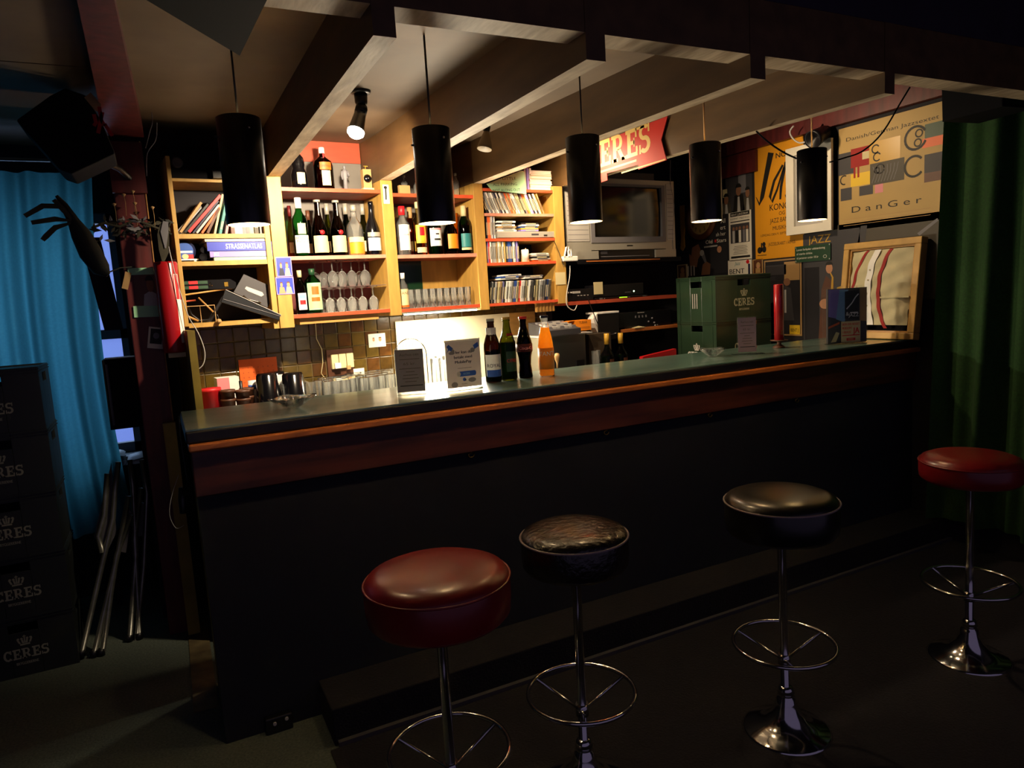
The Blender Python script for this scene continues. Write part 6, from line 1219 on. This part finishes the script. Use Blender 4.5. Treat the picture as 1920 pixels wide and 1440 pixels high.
pin('tape_strip', 'green tape strip above the portrait on the post', 239, 503, 297, 514, 'mint', None, 3.474); pin('tape_strip', 'wide green tape strip below the portrait on the post', 249, 574, 306, 592, 'mint', None, 3.474, .03)
o = pin('photo', 'small instant photo with white border on the post', 271, 612, 306, 650, 'paper', lambda b, w, h: b.rect(.13*w, .22*h, .87*w, .92*h, -.0014, 'ink').ell(.5*w, .6*h, .2*w, .15*h, -.0018, 'grey', 10), 3.474, .18)
pin('photo', 'torn triangular paper scrap on the left edge of the post', 224, 508, 240, 540, 'tan', None, 3.472, .3)
# dried garland across the post
rn = random.Random(12); t = thing('dried_garland', 'dried plant garland hung across the red post', 'dried plant', (0, 3.44, 0)); q = lambda u, v, y=3.42: (lambda p: (p[0], y-3.44, p[1]))(ony(u, v, y))
pts = [q(u, v) for u, v in ((172, 428), (195, 418), (225, 425), (255, 412), (285, 424), (305, 432), (322, 440))]; MB().tube(pts, .006, 'leaf_dry', 6).build('stem', t)
b = MB()
for i in range(70):
    u = rn.uniform(172, 322); v = 423+rn.gauss(0, 12); x, y, z = q(u, v, 3.42+rn.uniform(-.03, .03)); a_ = rn.uniform(0, 2*PI); L = rn.uniform(.02, .055); dx, dz = math.cos(a_)*L, math.sin(a_)*L*.8-.01; nx, nz = -dz*.18, dx*.18; e = rn.uniform(-.015, .015)
    b.add([(x, y, z), (x+dx*.5+nx, y+e, z+dz*.5+nz), (x+dx, y+e*1.5, z+dz), (x+dx*.5-nx, y, z+dz*.5-nz)], [(0, 1, 2, 3)], rn.choice(['leaf_dry', 'leaf_dry', 'leaf_dark', 'grey']))
b.build('leaf', t, kind='stuff')
b = MB()
for u, v in ((214, 384), (249, 360), (253, 382), (286, 390), (232, 366)): p = q(u, v); b.lathe([(0, -.008), (.005, -.002), (.009, .004), (0, .008)], 'tan', 8, p).tube([p, (p[0]+.003, p[1], p[2]-.03), (p[0]+.0, p[1], p[2]-.09)], .0008, 'tan', 4)
b.build('dried_flower', t, kind='stuff')
b = MB(); pts = [q(u, v, 3.36) for u, v in ((308, 420), (306, 440), (308, 470), (306, 490))]
b.ribbon([(p[0], p[2]) for p in pts], [.03, .045, .04, .01], -.08, 'leaf_dry').ribbon([(p[0]+.006, p[2]+.01) for p in pts[:3]], [.02, .03, .005], -.085, 'grey'); b.build('bract', t)
# dark horn-shaped bunch with strap leaves
t = thing('dried_bunch', 'dark dried bunch with curling strap leaves before the teal curtain', 'dried plant', (0, 3.3, 0)); q = lambda u, v: (lambda p: (p[0], 0, p[1]))(ony(u, v, 3.3))
MB().tube([q(u, v) for u, v in ((106, 367), (120, 385), (138, 415), (152, 440), (170, 475), (190, 505), (203, 516))], [.006, .014, .022, .036, .042, .034, .01], 'leaf_dark', 12).build('bunch_body', t); MB().tube([q(200, 512), (q(224, 500)[0], .08, q(224, 500)[2]), (q(250, 495)[0], .18, q(250, 495)[2])], .003, 'leaf_dark', 6).build('tie', t)
for ln in (((128, 402), (112, 388), (82, 388), (50, 408)), ((135, 415), (105, 412), (62, 420)), ((138, 418), (105, 428), (88, 445), (82, 452)), ((142, 420), (120, 395), (102, 376))):
    p_ = [q(*a_) for a_ in ln]; b = MB().ribbon([(a_[0], a_[2]) for a_ in p_], [.006]+[.02]*(len(p_)-2)+[.016], 0, 'leaf_dry'); b.v = [(v[0], -.02-.03*((v[0]-p_[0][0])/.15)**2, v[2]) for v in b.v]; b.build('strap_leaf', t)
# red cylinder extinguisher on the post side, cables
x0, z1 = ony(322, 491, 3.42); x1, z0 = ony(334, 660, 3.42); h = z1-z0
t = thing('fire_extinguisher', 'red cylindrical extinguisher hanging right of the post above the bar', 'fire extinguisher', (x1-.01, 3.42, z0))
MB().lathe([(0, 0), (.046, 0), (.048, .006), (.048, h-.008), (.044, h), (0, h)], 'paint_red', 36).build('cylinder', t)
MB().wrap(.0485, .62, 1.25, .04, h*.58, 'white', 8).wrap(.0485, .5, 1.1, h*.58, h*.86, 'bright_red', 8).wrap(.0487, .55, .62, h*.58, h*.86, 'white', 2).wrap(.0487, .98, 1.05, h*.58, h*.86, 'white', 2).wrap(.0487, .55, 1.05, h*.855, h*.86, 'white', 4).wrap(.0487, .55, 1.05, h*.58, h*.585, 'white', 4).build('paper_label', t)
b = MB().text('BRAND', 0, 0, .014, 0, 'white', w=.09); b.xf(Matrix.Rotation(PI/2, 4, 'Y')); vs = []
_bv = [(.0492*math.sin((v[2]*0+.8)+v[0]/.0492), -.0492*math.cos(.8+v[0]/.0492), h*.72+v[2]) for v in b.v]; MB().box(-.03, .04, -.03, .03, -.022, -.001, 'cream', ch=.002).build('bracket', t); MB().box(-.05, .05, .045, .06, h*.3, h*.36, 'black').build('wall_bracket', t)
t3 = lambda u, v: (lambda q: (q[0], 3.36, q[1]))(ony(u, v, 3.36))
cable([(316, 462), (330, 520), (352, 590), (372, 625), (384, 660), (380, 685), (362, 697)], .0022, 'grey_light', 'thin pale cord hanging right of the red extinguisher', fn=t3)
cable([(266, 200), (280, 202), (286, 225), (280, 250), (273, 278)], .002, 'grey', 'thin cable looping beside the top of the red post', fn=t3); cable([(294, 230), (292, 262), (276, 288), (275, 330)], .002, 'grey', 'second thin cable looping right of the red post', fn=t3)
cable([(335, 890), (322, 930), (318, 965), (330, 990), (345, 985)], .0012, 'grey_light', 'thin wire loop hanging low on the red post', fn=t3)
cable([(335, 780), (340, 830), (352, 905)], .003, 'black', 'black cord hanging down the left end of the bar', fn=lambda u, v: (lambda q: (q[0], 2.62, q[1]))(ony(u, v, 2.62)))
MB().tube([(0, 0, .09), (.004, 0, .05), (0, 0, 0)], [.006, .016, .012], 'black', 10).build('hanging_brush', label='black brush hanging at the left corner of the bar', cat='brush', loc=(.015, 2.62, ony(355, 960, 2.62)[1]))
